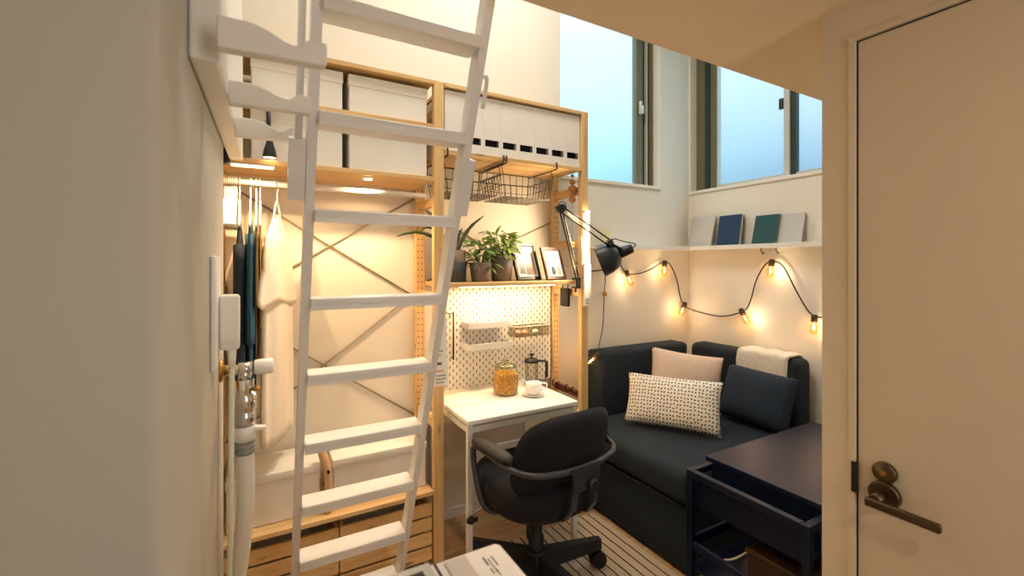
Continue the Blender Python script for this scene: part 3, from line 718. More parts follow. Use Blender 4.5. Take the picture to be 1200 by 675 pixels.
P('board', MB().box(1.585, 1.605, 2.036, 2.282, .636, .676, .002, 1), 'red_wood', o)
for y in (2.06, 2.12, 2.2, 2.25):
    P('hook', MB().tube(smoothpath([(1.585, y, .665), (1.56, y, .665), (1.548, y, .675), (1.55, y, .695), (1.562, y, .70)], 4), .0042, 6), 'black_metal', o)

# under-shelf light strips (the warm lights of the wardrobe, of the display shelf and of the desk; the tiny wardrobe one is added)
def strip(x0, x1, y, z, label):
    o = T('light_strip', ((x0 + x1) / 2, y, z), label, 'light')
    P('housing', MB().box(x0, x1, y - .014, y + .014, z - .006, z, .001, 1), 'white_plastic', o)
    P('diffuser', MB().box(x0 + .004, x1 - .004, y - .011, y + .011, z - .011, z - .006, .001, 1), 'led', o)
strip(-.10, .05, 2.012, 1.789, 'short warm light strip under the wardrobe shelf above the hanging clothes')
strip(.40, .44, 2.06, 1.789, 'tiny added warm light under the middle of the wardrobe shelf')  # added fitting, goes with the fill on the wardrobe back wall
strip(.90, 1.50, 2.16, 1.2908, 'warm light strip under the pine shelf above the desk')

# small spotlight hanging in front of the boxes
o = T('spotlight', (.032, 1.985, 1.815), 'small black cone spotlight hanging in front of the white boxes', 'spotlight')
P('stem', MB().tube([(.028, 1.985, 2.036), (.028, 1.985, 1.93), (.032, 1.985, 1.895)], .008, 10), 'black_metal', o)
P('cone', MB().lathe([(.003, .088), (.010, .086), (.012, .06), (.021, .03), (.025, .006), (.025, 0), (.023, .001), (.018, .028)], (.032, 1.985, 1.815), n=24, cap=False), 'black_metal', o)
P('lens', MB().lathe([(.0, .003), (.0225, .003)], (.032, 1.985, 1.815), n=24, cap=False), 'led', o)
b = MB().box(-.17, -.135, 1.96, 1.998, 1.80, 1.845, .003, 1)

# ------------------------------------------------------------------ wardrobe: hangers and clothes
def hanger_geo(xf):
    b = MB(xf)
    b.tube(smoothpath([(0, -.012, .004), (0, -.022, .016), (0, -.012, .032), (0, .006, .033), (0, .018, .022), (0, .016, .006), (0, .004, -.012), (0, 0, -.03), (0, 0, -.06)], 5), .0022, 6)
    return b
def arms_geo(xf, w=.2):
    b = MB(xf)
    k = w / .15; b.tube(smoothpath([(0, -w, -.17), (0, -w + .014, -.158), (0, -.09 * k, -.108), (0, -.03 * k, -.066), (0, 0, -.058), (0, .03 * k, -.066), (0, .09 * k, -.108), (0, w - .014, -.158), (0, w, -.17)], 4), .0034, 8)
    b.tube([(0, -w + .006, -.17), (0, w - .006, -.17)], .003, 8)
    return b
RZ = 1.735 + .0145 - .032 + .0022   # hook bears on the rail
def hanger(x, rz, label, group=None, w=.15):
    xf = xfm((x, 2.12, RZ), rz)
    o = T('clothes_hanger', (x, 2.12, RZ), label, 'hanger', group, rz)
    P('hook', hanger_geo(xf), 'hanger', o); P('shoulder_bar', arms_geo(xf, w), 'hanger', o); return o
h0 = hanger(-.124, .0, 'empty white hanger bunched with others on the wardrobe rail, clear of the clothes', 'empty white hangers on the rail')
for i in range(1, 7):
    c = copy_tree(h0); c.location.x = -.124 + i * .0068; c.rotation_euler.z = 0
def garment(x, rz, z_top, z_bot, w, th, m, label, name='shirt', sleeve=None, flare=1.0, seed=1, cape=None):
    xf = xfm((x, 2.12, 0), rz); rnd = random.Random(seed)
    o = T(name, (x, 2.12, z_bot), label, 'clothing', None, rz)
    R = []; n = 36; ph = rnd.random() * 6
    H_ = z_top - z_bot; N_ = 22
    for i in range(N_ + 1):
        t = i / N_; z = z_top - H_ * t
        ww = w * min(1, .22 + 4.8 * t) if t < .165 else w * (1 + (flare - 1) * t)
        tt = th * (.16 + .84 * min(1, t * 3.2) ** .7) ; ring = []
        fold = .5 * min(1, t * 1.4)
        for j in range(n):
            a = 2 * PI * j / n; cx = math.copysign(abs(math.cos(a)) ** .8, math.cos(a)); sx_ = math.sin(a)
            f = 1 + fold * .55 * math.sin(5 * a + ph + t * 1.5) + fold * .25 * math.sin(9 * a + ph * 2)
            ring.append((tt / 2 * sx_ * f, ww / 2 * cx, z + .006 * math.sin(3 * a + ph) * t))
        R.append(ring)
    P('body', MB(xf).rings(R), m, o)
    if cape:   # shoulders and wide short sleeves
        zc, wc = cape; R = []
        for i in range(17):
            t = i / 16; z = z_top + .004 - (z_top - zc) * t; yo = wc / 2 * (.09 + .91 * t ** .75); ring = []
            for j in range(40):
                a = 2 * PI * j / 40; cy = math.cos(a)
                ring.append((th * .62 * (.15 + .85 * min(1, t * 3)) * math.sin(a) * (1 + .25 * t * math.sin(5 * a + 4 * t)), yo * math.copysign(abs(cy) ** .8, cy), z + .014 * t * math.sin(4 * a)))
            R.append(ring)
        P('upper_body', MB(xf).rings(R), m, o)
    if sleeve:
        for sg in (-1, 1):
            sl, sw, sa = sleeve; R = []; p0 = Vector((0, sg * w * .42, z_top - H_ * .12)); dv = Vector((0, sg * math.sin(sa), -math.cos(sa)))
            side = Vector((0, math.cos(sa), sg * math.sin(sa)))
            for i in range(9):
                t = i / 8; c = p0 + dv * sl * t; w_ = sw * (.75 + .35 * t)
                R.append([c + side * (w_ / 2 * math.cos(2 * PI * j / 20)) + Vector((1, 0, 0)) * (th * .42 * math.sin(2 * PI * j / 20) * (1 + .2 * math.sin(4 * 2 * PI * j / 20 + t * 2))) for j in range(20)])
            P('sleeve', MB(xf).rings(R), m, o)
    return o
garment(-.072, .02, 1.575, .74, .27, .044, 'navy', 'dark navy long garment at the wall end of the clothes rail', 'jacket', (.5, .09, .06), 1.05, 2)
hanger(-.072, .02, 'white hanger carrying the dark navy garment')
garment(-.034, .0, 1.60, .90, .28, .034, 'teal', 'deep teal blue garment hanging between the navy and the olive ones', 'shirt', (.42, .09, .06), 1.05, 3)
hanger(-.034, .0, 'white hanger carrying the deep teal blue garment')
garment(-.014, .0, 1.60, 1.03, .26, .018, 'olive', 'olive brown garment hanging behind the off-white shirt', 'shirt', (.3, .08, .06), 1.0, 4)
hanger(-.014, .0, 'white hanger carrying the olive brown garment')
garment(.0, .0, 1.602, 1.15, .25, .012, 'ochre', 'thin ochre garment hanging between the olive one and the off-white shirt', 'shirt', None, 1.0, 8)
hanger(.0, .0, 'white hanger carrying the thin ochre garment')
garment(.062, -.40, 1.605, .68, .25, .06, 'offwhite', 'long off-white shirt with short sleeves hanging nearest the ladder', 'shirt', None, 1.12, 5, (1.235, .345))
hanger(.062, -.40, 'white hanger carrying the long off-white shirt nearest the ladder', None, .05)
# ------------------------------------------------------------------ lower left: boxes and crates
def low_box(x0, x1, y0, y1, z0, z1, label):
    o = T('storage_box', ((x0 + x1) / 2, (y0 + y1) / 2, z0), label, 'box')
    P('body', MB().box(x0 + .004, x1 - .004, y0 + .004, y1 - .004, z0, z1 - .03, .003, 1), 'white_card', o)
    P('lid', MB().box(x0, x1, y0, y1, z1 - .036, z1, .004, 2), 'white_card', o)
low_box(-.12, .225, 2.06, 2.30, .347, .552, 'low white lidded box under the hanging clothes')
low_box(.272, .692, 2.06, 2.30, .347, .556, 'low white lidded box behind the lower ladder treads')
o = T('bentwood_leg', (.248, 2.045, .347), 'curved light wooden piece standing between the two low white boxes', 'wooden piece')
P('curved_bar', MB().tube(smoothpath([(.248, 2.04, .349), (.252, 2.04, .44), (.252, 2.045, .50), (.24, 2.055, .57), (.215, 2.07, .63)], 6), [.016] * 25, 8), 'bentwood', o)
P('bolt', MB().cyl((.251, 2.020, .525), (.251, 2.035, .525), .006, 10), 'black_metal', o)

def crate(x0, x1, label):
    o = T('slatted_crate', ((x0 + x1) / 2, 2.15, 0), label, 'crate')
    y0, y1 = 2.012, 2.30
    b = MB()
    for i in range(4): b.box(x0, x1, y0, y0 + .014, .022 + i * .0685, .022 + i * .0685 + .0575, .0015, 1)
    P('front_panel', b, 'px', o)
    for xx in (x0, x1 - .014):
        b = MB()
        for i in range(4): b.box(xx, xx + .014, y0 + .0145, y1, .022 + i * .0685, .022 + i * .0685 + .0575)
        P('side_panel', b, 'py', o)
    P('bottom', MB().box(x0, x1, y0 + .014, y1, .012, .022), 'px', o)
    for xx in (x0 + .014, x1 - .034):
        P('corner_post', MB().box(xx, xx + .02, y0 + .0145, y0 + .034, 0, .275), 'pz', o)
crate(-.128, .29, 'slatted pine crate on the floor under the low shelf, below the hose')
crate(.295, .702, 'slatted pine crate on the floor behind the foot of the ladder')

# ------------------------------------------------------------------ ladder
lad = T('loft_ladder', (.305, 1.8, 0), 'white metal loft ladder leaning across the room', 'ladder')
LY = lambda z: 1.064 - .426 * (z - 1.9546)
sl = Vector((0, -.426, 1)).normalized(); nrm = Vector((0, -1, -.426)).normalized()
for x0, x1 in ((.096, .118), (.489, .511)):
    b = MB(); R = []
    for z in (0.02, 2.36):
        c = Vector((0, LY(z), z))
        R.append([Vector((x, c.y, c.z)) + nrm * q for x, q in ((x0, .024), (x1, .024), (x1, -.024), (x0, -.024))])
    b.rings(R, smooth=False)
    P('rail', b, 'white_metal', lad)
    P('foot', MB().obox(((x0 + x1) / 2, LY(.02), .012), (.028, .07, .024), (0, 0, 0), .004), 'grey_plastic', lad)
    b = MB()
    for z in (.30, .37, 1.83, 1.90, 2.0, 2.07): 
        c = Vector((x1 if x0 < .3 else x1, LY(z), z)); b.cyl(c - Vector((.001, 0, 0)), c + Vector((.0012, 0, 0)), .003, 8)
    P('rivet', b, 'wire', lad)
for z in (1.975, 1.755, 1.538, 1.309, 1.084, .852, .612, .374, .14, 2.2):
    y = LY(z)
    b = MB().box(.118, .489, y - .040, y + .050, z - .024, z, .004, 2)
    b.box(.118, .489, y - .040, y - .034, z - .032, z - .02)
    P('tread', b, 'white_metal', lad)
# sliding side bars with their blocks, and a grab loop
def onrail(x, z, q): 
    c = Vector((x, LY(z), z)) + nrm * q; return c
P('side_bar', MB().tube([onrail(.078, 1.60, .012), onrail(.078, 2.36, .012)], .008, 8), 'white_metal', lad)
b = MB(); b.rings([[onrail(x, z, q) for x, q in ((.058, -.012), (.095, -.012), (.095, .022), (.058, .022))] for z in (1.565, 1.70)], smooth=False)
P('side_block', b, 'white_metal', lad)
b = MB(); b.rings([[onrail(x, z, q) for x, q in ((.512, -.02), (.532, -.02), (.532, .02), (.512, .02))] for z in (1.55, 1.70)], smooth=False)
P('side_block', b, 'white_metal', lad)
P('grab_loop', MB().tube(smoothpath([onrail(.512, 1.90, 0), onrail(.53, 1.905, 0), onrail(.535, 1.88, 0), onrail(.535, 1.83, 0)], 5), .006, 8), 'white_metal', lad)

# ------------------------------------------------------------------ left wall: rack board with notched arms
rk = T('wall_rack', (-.072, 1.2, 1.752), 'white wall board with three notched arms high on the near left wall', 'rack')
P('board', MB().prism([(.865, 2.3), (1.93, 2.3), (1.93, 1.782), (.865, 1.727)], 0, -.0995, -.056, .006), 'white_plastic', rk)
def arm_poly(): 
    return [(-.057, 1.727), (.094, 1.730), (.097, 1.733), (.097, 1.765), (.094, 1.768), (.070, 1.768), (.064, 1.763), (.057, 1.755), (.046, 1.753), (.034, 1.756), (.013, 1.767), (-.008, 1.774), (-.018, 1.775), (-.057, 1.775)]
for y in (.80, 1.07, 1.33):
    P('notched_arm', MB().prism(arm_poly(), 1, y, y + .026, .003), 'white_plastic', rk)
# black bracket under board end
O('rail_bracket', MB().box(-.128, -.098, 1.95, 1.995, 1.775, 1.83, .004, 2), 'black_plastic', (-.113, 1.97, 1.775), 'small black bracket at the wall end of the wardrobe shelf', 'bracket')

# outlet, plug, cable
o = T('wall_outlet', (-.098, 1.34, 1.28), 'white outlet plate on the near left wall beside the tap', 'outlet')
P('plate', MB().box(-.0995, -.088, 1.22, 1.37, 1.155, 1.42, .004, 2), 'white_plastic', o)
o = T('power_plug', (-.07, 1.34, 1.29), 'white plug with a cable hanging from the wall outlet', 'plug')
P('plug_body', MB().prism([(1.30, 1.325), (1.345, 1.325), (1.35, 1.26), (1.335, 1.19), (1.315, 1.185), (1.30, 1.22)], 0, -.088, -.045, .007), 'white_plastic', o)
P('strain_relief', MB().cyl((-.062, 1.325, 1.19), (-.062, 1.325, 1.14), .010, 12, .007), 'white_plastic', o)
P('cable', MB().tube(smoothpath([(-.062, 1.325, 1.15), (-.063, 1.32, 1.0), (-.065, 1.30, .7), (-.075, 1.27, .4), (-.08, 1.26, .15), (-.08, 1.255, .012)], 6), .0062, 8), 'cream_plastic', o)
# tap with hose
o = T('water_tap', (-.1, 1.5, 1.09), 'chrome washing machine tap with white knob on the near left wall', 'tap')
ty, tz = 1.5, 1.10
P('flange', MB().lathe([(.03, 0), (.029, .006), (.018, .010)], (-.0995, ty, tz), (1, 0, 0), 24), 'brass', o)
P('body', MB().cyl((-.095, ty, tz), (-.015, ty, tz), .0145, 20).cyl((-.055, ty, tz), (-.02, ty, tz), .019, 20).cyl((-.039, ty, tz), (-.039, ty, tz - .035), .016, 20), 'chrome', o)
P('knob', MB().lathe([(.018, 0), (.0215, .004), (.0225, .045), (.020, .05), (.001, .051)], (-.016, ty, tz + .002), (1, 0, 0), 24), 'white_plastic', o)
P('coupling', MB().lathe([(.025, -.16), (.028, -.155), (.028, -.125), (.024, -.12), (.030, -.115), (.030, -.07), (.024, -.065), (.024, -.03)], (-.039, ty, tz), n=24), 'chrome', o)
P('screw', MB().cyl((-.02, ty - .02, tz - .055), (.0, ty - .028, tz - .055), .006, 10), 'brass', o)
o2 = T('water_hose', (-.039, ty, .05), 'thick white hose hanging down from the chrome tap', 'hose')
P('collar', MB().lathe([(.024, -.205), (.028, -.20), (.030, -.165), (.026, -.161)], (-.039, ty, tz), n=24).obox((-.006, ty - .01, tz - .172), (.04, .02, .012), (0, .12, 0), .002), 'white_plastic', o2)
b = MB()
for k in range(3): b.lathe([(.0235, -.215 - k * .014), (.026, -.212 - k * .014), (.026, -.206 - k * .014), (.0235, -.203 - k * .014)], (-.039, ty, tz), n=24)
P('clip', b, 'grey_plastic', o2)
P('hose_tube', MB().tube(smoothpath([(-.039, ty, tz - .2), (-.036, ty, .75), (-.045, ty, .60), (-.062, ty, .45), (-.068, ty, .2), (-.066, ty, .03)], 7), .0225, 16), 'white_plastic', o2)

# ------------------------------------------------------------------ washing machine
wm = T('washing_machine', (.07, .39, 0), 'white top-loading washing machine in the near foreground', 'washing machine')
P('body', MB().box(-.2, .342, .12, .655, .02, .925, .03, 4), 'washer', wm)
P('top_frame', MB().box(-.2, .346, .118, .66, .915, .945, .014, 4), 'washer', wm)
ld = P('lid', MB().box(-.18, .222, .15, .652, .9455, .951, .002, 1), 'washer_lid', wm)
P('lid_window', MB().box(-.15, .207, .2, .634, .9512, .9535, .001, 1), 'dark_glass', ld)
pn = P('control_panel', MB().box(.243, .278, .15, .645, .9452, .9475, .001, 1), 'washer_panel', wm)
P('seam', MB().box(.2285, .2325, .13, .65, .9452, .9458), 'black_plastic', wm)
b = MB()
for (x, y, w, h_) in ((.300, .628, .006, .02), (.306, .622, .003, .034), (.313, .625, .004, .024), (.300, .600, .004, .012), (.307, .596, .003, .016)):
    b.box(x, x + w * .4, y - h_, y, .9452, .9456)
P('print', b, 'print_dark', wm)
for x, y in ((-.17, .15), (.31, .15), (-.17, .62), (.31, .62)):
    P('foot', MB().cyl((x, y, 0), (x, y, .025), .022, 14), 'black_plastic', wm)

# ------------------------------------------------------------------ rug
b = MB(); b.box(1.07, 1.635, .62, 1.975, .0005, .008, .003, 1)
O('striped_rug', b, 'rug', (1.3, 1.3, 0), 'beige rug with thin black stripes on the floor beside the sofa', 'rug')

# ------------------------------------------------------------------ office chair
CH = (1.06, 1.67, .0078); CR = math.radians(5.5)
xf = xfm(CH, CR)
ch = T('office_chair', CH, 'black swivel office chair with tubular arms pulled up to the white desk', 'chair', None, CR)
def superell(rx, ry, z, p=2.6, n=40, cx=0, cy=0):
    out = []
    for j in range(n):
        a = 2 * PI * j / n; c, s = math.cos(a), math.sin(a)
        out.append((cx + rx * math.copysign(abs(c) ** (2 / p), c), cy + ry * math.copysign(abs(s) ** (2 / p), s), z))
    return out
R = [superell(.185 + .058 * q, .19 + .065 * q, z, 2.6, 40, 0, .01) for q, z in ((.2, .380), (.75, .384), (1, .405), (1.08, .44), (1.02, .475), (.85, .495), (.4, .508), (-1, .512))]
P('seat', MB(xf).rings(R), 'black_fabric', ch)
# backrest: superellipse cushion bent round the sitter
def backrest():
    b = MB(xf); w, h, th, zc, yb = .248, .172, .09, .638, -.205
    G = []
    for sgn in (1, -1):
        rows = []
        for i in range(13):
            v = -1 + 2 * i / 12; row = []
            for j in range(17):
                u = -1 + 2 * j / 16
                # square -> superellipse map
                k = max(abs(u), abs(v)); 
                ang = math.atan2(v, u); pu = abs(math.cos(ang)) ** 3.4 + abs(math.sin(ang)) ** 3.4
                r = k / (pu ** (1 / 3.4)); x = w * r * math.cos(ang); z = h * r * math.sin(ang)
                prof = max(0, 1 - k ** 3.2) ** .5
                y = yb + sgn * th / 2 * prof + .55 * x * x - .06 * ((z / h) * .5) 
                row.append((x, y - .02 * (z / h), zc + z))
            rows.append(row)
        G.append(rows)
    for rows in G: b.rings(rows, closed=False, cap=False)
    bmesh.ops.remove_doubles(b.bm, verts=b.bm.verts[:], dist=.0012)
    return b
P('backrest', backrest(), 'black_fabric', ch)
rail = smoothpath([(-.258, .06, .628), (-.264, -.06, .628), (-.258, -.18, .622), (-.215, -.255, .615), (-.11, -.290, .610), (0, -.298, .608), (.11, -.290, .610), (.215, -.255, .615), (.258, -.18, .622), (.264, -.06, .628), (.258, .06, .628)], 6)
left = smoothpath([(-.12, .0, .366), (-.21, .01, .366), (-.256, .03, .405), (-.268, .07, .52), (-.268, .088, .595), (-.264, .084, .620), (-.258, .06, .628)], 6)
right = [(-p.x, p.y, p.z) for p in left][::-1]
P('arm_loop', MB(xf).tube(left + rail[1:-1] + [Vector(p) for p in right], .0125, 12), 'grey_steel', ch)
for sx in (-1, 1):
    pad = [(sx * .258 + .0, .10 - .28 * t, .648 + .004 * math.sin(PI * t)) for t in [i / 10 for i in range(11)]]
    R = []
    for i, p in enumerate(pad):
        t = i / 10; e = max(.05, (1 - abs(2 * t - 1) ** 4)) ** .5
        R.append([(p[0] + .036 * e * math.cos(2 * PI * j / 16), p[1], p[2] + .020 * e * math.sin(2 * PI * j / 16)) for j in range(16)])
    P('armrest_pad', MB(xf).rings(R), 'black_plastic', ch)
b = MB(xf)
b.prism([(-.075, .622), (.075, .622), (.06, .53), (-.06, .53)], 1, -.318, -.308)
for sx in (-1, 1):
    b.rings([[(sx * a + q, y + e, z) for q, e in ((-.013, -.004), (.013, -.004), (.013, .005), (-.013, .005))] for a, y, z in ((.05, -.313, .545), (.056, -.300, .46), (.062, -.26, .405), (.062, -.16, .376), (.06, -.05, .372))], smooth=False)
P('spine', b, 'grey_steel', ch)
P('tilt_knob', MB(xf).lathe([(.022, 0), (.025, .004), (.025, .018), (.02, .022)], (.02, -.32, .545), (0, -1, 0), 20), 'black_plastic', ch)
P('mechanism', MB(xf).box(-.1, .1, -.12, .12, .352, .383, .008, 2), 'black_metal', ch)
lv = P('lever', MB(xf).tube([(-.08, .06, .37), (-.2, .10, .35), (-.27, .12, .31)], .004, 8), 'chrome', ch)
P('lever_knob', MB(xf).cyl((-.262, .116, .305), (-.262, .116, .285), .014, 14).cyl((-.28, .12, .295), (-.235, .11, .295), .010, 12), 'black_plastic', lv)
P('column', MB(xf).lathe([(.034, .05), (.034, .20), (.027, .205), (.027, .36)], (0, 0, 0), n=20), 'black_plastic', ch)
b = MB(xf).lathe([(.044, .045), (.05, .055), (.05, .13), (.04, .145)], n=24)
P('hub', b, 'black_plastic', ch)
a0 = math.atan2(-.059, .312) - CR
for k in range(5):
    a = a0 + k * 2 * PI / 5; d_ = Vector((math.cos(a), math.sin(a), 0)); s_ = Vector((-d_.y, d_.x, 0))
    R = []
    for r, w, z0, z1 in ((.03, .03, .06, .135), (.16, .024, .068, .133), (.30, .019, .082, .130), (.318, .017, .084, .128)):
        c = d_ * r; R.append([c + s_ * w + Vector((0, 0, z0)), c + s_ * w * .8 + Vector((0, 0, z1)), c - s_ * w * .8 + Vector((0, 0, z1)), c - s_ * w + Vector((0, 0, z0))])
    P('base_arm', MB(xf).rings(R, smooth=False), 'black_plastic', ch)
    c = d_ * .305; b = MB(xf)
    b.cyl(c + s_ * .008 + Vector((0, 0, .036)), c + s_ * .028 + Vector((0, 0, .036)), .034, 20).cyl(c - s_ * .008 + Vector((0, 0, .036)), c - s_ * .028 + Vector((0, 0, .036)), .034, 20)
    b.cyl(c + s_ * .03 + Vector((0, 0, .036)), c - s_ * .03 + Vector((0, 0, .036)), .010, 10).cyl(c + Vector((0, 0, .05)), c + Vector((0, 0, .10)), .010, 10)
    P('castor', b, 'black_plastic', ch)

# ------------------------------------------------------------------ sofa
sf = T('corner_sofa', (2.2, 1.8, 0), 'charcoal grey corner sofa with low backrests in the window corner', 'sofa')
P('base', MB().box(1.66, 2.66, 1.345, 2.15, .012, .305, .012, 3), 'sofa', sf)
P('seat_cushion', MB().box(1.642, 2.655, 1.34, 2.148, .312, .468, .045, 5), 'sofa', sf)
P('backrest', MB().box(1.838, 2.648, 2.152, 2.312, .02, .852, .035, 4), 'sofa', sf)
P('backrest', MB().box(2.662, 2.822, 1.425, 2.165, .02, .852, .045, 4), 'sofa', sf)
P('piping', MB().tube([(1.645, 1.35, .309), (1.645, 2.14, .309)], .004, 6).tube([(1.645, 1.345, .309), (2.65, 1.345, .309)], .004, 6), 'black_fabric', sf)

def pillow(w, h, th, m, loc, rot, label, name='cushion', puff=2.4, pinch=.06):
    b = MB(); N_ = 22
    for sgn in (1, -1):
        rows = []
        for i in range(N_ + 1):
            v = -1 + 2 * i / N_; row = []
            for j in range(N_ + 1):
                u = -1 + 2 * j / N_
                x = u * w / 2 * (1 - pinch * (1 - v * v)* abs(u)); y = v * h / 2 * (1 - pinch * (1 - u * u) * abs(v))
                z = sgn * th / 2 * ((1 - abs(u) ** puff) * (1 - abs(v) ** puff)) ** .5
                z += .004 * math.sin(6 * u + 2 * v) * (1 - u * u) * (1 - v * v)
                row.append((x, y, z))
            rows.append(row)
        b.rings(rows, closed=False, cap=False)
    bmesh.ops.remove_doubles(b.bm, verts=b.bm.verts[:], dist=.0006)
    return O(name, b, m, loc, label, 'cushion', None, rot)
def facing(nx, ny, tilt, roll=0):
    """pillow plane: local x along the wall, local y up, local z towards (nx,ny); leaned back by tilt"""
    az = math.atan2(ny, nx)
    m = Matrix.Rotation(az, 3, 'Z') @ Matrix(((0, 0, 1), (1, 0, 0), (0, 1, 0))) @ Matrix.Rotation(-tilt, 3, 'X') @ Matrix.Rotation(roll, 3, 'Z')
    return m.to_euler()
PIL = []
pillow(.52, .29, .13, 'dash', (2.035, 1.770, .618), facing(-.85, -.53, .42), 'long cream lumbar cushion with rows of dark dashes lying in front on the sofa', 'lumbar_cushion')
pillow(.45, .35, .15, 'pink', (2.355, 1.94, .668), facing(-.55, -.83, .28, -.15), 'pale peach square cushion standing in the sofa corner')
pillow(.40, .31, .16, 'sofa_cush', (2.505, 1.568, .632), facing(-1, -.08, .32, -.05), 'dark charcoal cushion leaning on the sofa back under the blanket', 'cushion', 3.4, .02)
# blanket folded over the backrest
b = MB(); prof = [(2.650, .66), (2.652, .74), (2.650, .82), (2.655, .862), (2.69, .872), (2.75, .874), (2.79, .870), (2.828, .858), (2.836, .80), (2.835, .72)]
pr_ = smoothpath([(p[0], 0, p[1]) for p in prof], 4); R = []
for k in range(15):
    y = 1.475 + (1.785 - 1.475) * k / 14; out = []
    for i, p in enumerate(pr_):
        w_ = .004 * math.sin(k * .9 + i * .35) ; out.append((p.x - abs(w_) * (1 if i < 20 else -.2), y + .008 * math.sin(i * .3), p.z + .003 * math.sin(k * 1.3 + i * .2)))
    inn = [(q[0] + (.010 if i < 14 else (0 if i < 24 else -.006)), q[1], q[2] - (.009 if 10 < i < 30 else 0)) for i, q in enumerate(out)]
    R.append(out + inn[::-1])
b.rings(R)
O('throw_blanket', b, 'blanket', (2.75, 1.6, .7), 'cream wool throw folded over the sofa backrest by the wall', 'blanket')
# plant between shelving and sofa
x, y = 1.72, 2.232
o = potted('potted_plant', x, y, .05, .058, .44, 'pot_dark', 30, .018, .10, .03, .018, 21, 'small green plant between the end pine post and the sofa back', 'leaf_bright', 0, 0.0)

# ------------------------------------------------------------------ black cart table
ct = T('side_cart', (1.97, 1.0, 0), 'black metal side table with open lower tray at the near end of the sofa', 'side table')
X0, X1, Y0, Y1 = 1.51, 2.46, .772, 1.242; tz_ = .57; w = .026
for px, py in ((X0, Y0), (X0, Y1 - w), (X1 - w, Y0), (X1 - w, Y1 - w)):
    P('leg', MB().box(px, px + w, py, py + w, .0085 if px == X0 else 0, tz_, .002, 1), 'navy_metal', ct)
P('top_rail', MB().box(X0, X0 + w, Y0 + w, Y1 - w, tz_ - .026, tz_, .002, 1).box(X1 - w, X1, Y0 + w, Y1 - w, tz_ - .026, tz_, .002, 1).box(X0 + w, X1 - w, Y0, Y0 + w, tz_ - .026, tz_, .002, 1).box(X0 + w, X1 - w, Y1 - w, Y1, tz_ - .026, tz_, .002, 1), 'navy_metal', ct)
P('tray_panel', MB().box(X0 + .03, X0 + .042, Y0 + .03, Y1 - .03, tz_ - .135, tz_ - .04).box(X0 + .03, X1 - .03, Y0 + .03, Y1 - .03, tz_ - .145, tz_ - .135), 'navy_metal', ct)
P('lid', MB().box(1.622, 2.445, .60, 1.238, .582, .602, .002, 1).box(1.63, 2.435, .80, 1.21, tz_ - .135, .582), 'navy_metal', ct)
lz = .285
P('lower_tray', MB().box(X0 + .004, X0 + .02, Y0 + w, Y1 - w, lz - .03, lz, .002, 1).box(X0 + w, X1 - w, Y1 - .02, Y1 - .004, lz - .03, lz + .012, .002, 1).box(X0 + w, X1 - w, Y0 + .004, Y0 + .02, lz - .03, lz, .002, 1).box(X0 + .01, X1 - .01, Y0 + .01, Y1 - .01, lz - .11, lz - .1), 'navy_metal', ct)
o = T('brown_box', (1.68, .95, .185), 'brown box lying in the lower tray of the black side table', 'box')
P('body', MB().box(1.585, 1.80, .83, 1.03, .186, .325, .003, 1), 'brown_box', o)
P('lid', MB().box(1.58, 1.805, .825, 1.035, .325, .345, .003, 1), 'brown_box', o)
o = T('bead_string', (1.55, 1.08, .28), 'string of small white beads draped over the brown box', 'beads')
for i in range(16):
    t = i / 15; P('bead', MB().sph((1.586 - .045 * t, 1.03 + .07 * t, .325 - .055 * t - .01 * math.sin(PI * t)), .0042, (1, 1, 1), 8, 6), 'pearl', o)
b = MB().tube([(1.586 - .045 * i / 15, 1.03 + .07 * i / 15, .325 - .055 * i / 15 - .01 * math.sin(PI * i / 15)) for i in range(16)], .001, 4)
P('string', b, 'cord', o)

# ------------------------------------------------------------------ picture ledge and books
LZ = 1.528
S('trim_ledge', MB().box(1.66, XR, 2.228, YB, LZ - .024, LZ, .002, 1).box(1.66, XR, 2.222, 2.23, LZ - .024, LZ + .004, .001, 1).box(2.752, XR, .6, 2.228, LZ - .024, LZ, .002, 1).box(2.746, 2.754, .6, 2.224, LZ - .024, LZ + .004, .001, 1), 'white_lam')
def book(y0, y1, h, th, m, label, tilt=.22, x=2.775, z=LZ):
    # leaning against the right wall: local x thickness, y width, z height
    o = T('book', (x, (y0 + y1) / 2, z), label, 'book')
    q = xfm((x, (y0 + y1) / 2, z)) @ Matrix.Rotation(tilt, 4, 'Y'); w_ = (y1 - y0) / 2
    P('cover', MB(q).box(0, .003, -w_, w_, 0, h).box(th - .003, th, -w_, w_, 0, h).box(0, th, w_ - .004, w_, 0, h), m, o)
    P('pages', MB(q).box(.003, th - .003, -w_ + .002, w_ - .004, .002, h - .003), 'pages', o)
book(2.075, 2.27, .232, .012, 'book_grey', 'light grey book leaning on the ledge nearest the room corner', .26)
book(1.862, 2.03, .215, .028, 'book_navy', 'thick navy blue book leaning on the wall ledge', .18)
book(1.615, 1.77, .196, .014, 'book_green', 'dark green book leaning on the ledge in front of a grey one', .27, 2.770)
book(1.475, 1.64, .192, .012, 'book_grey', 'light grey book leaning on the ledge behind the green book', .26, 2.79)
q = xfm((1.99, 2.27, LZ)) @ Matrix.Rotation(-.15, 4, 'X')
O('note_card', MB(q).box(-.035, .035, 0, .004, 0, .115), 'book_yellow', (1.99, 2.27, LZ), 'pale yellow card standing on the ledge behind the desk lamp', 'card')

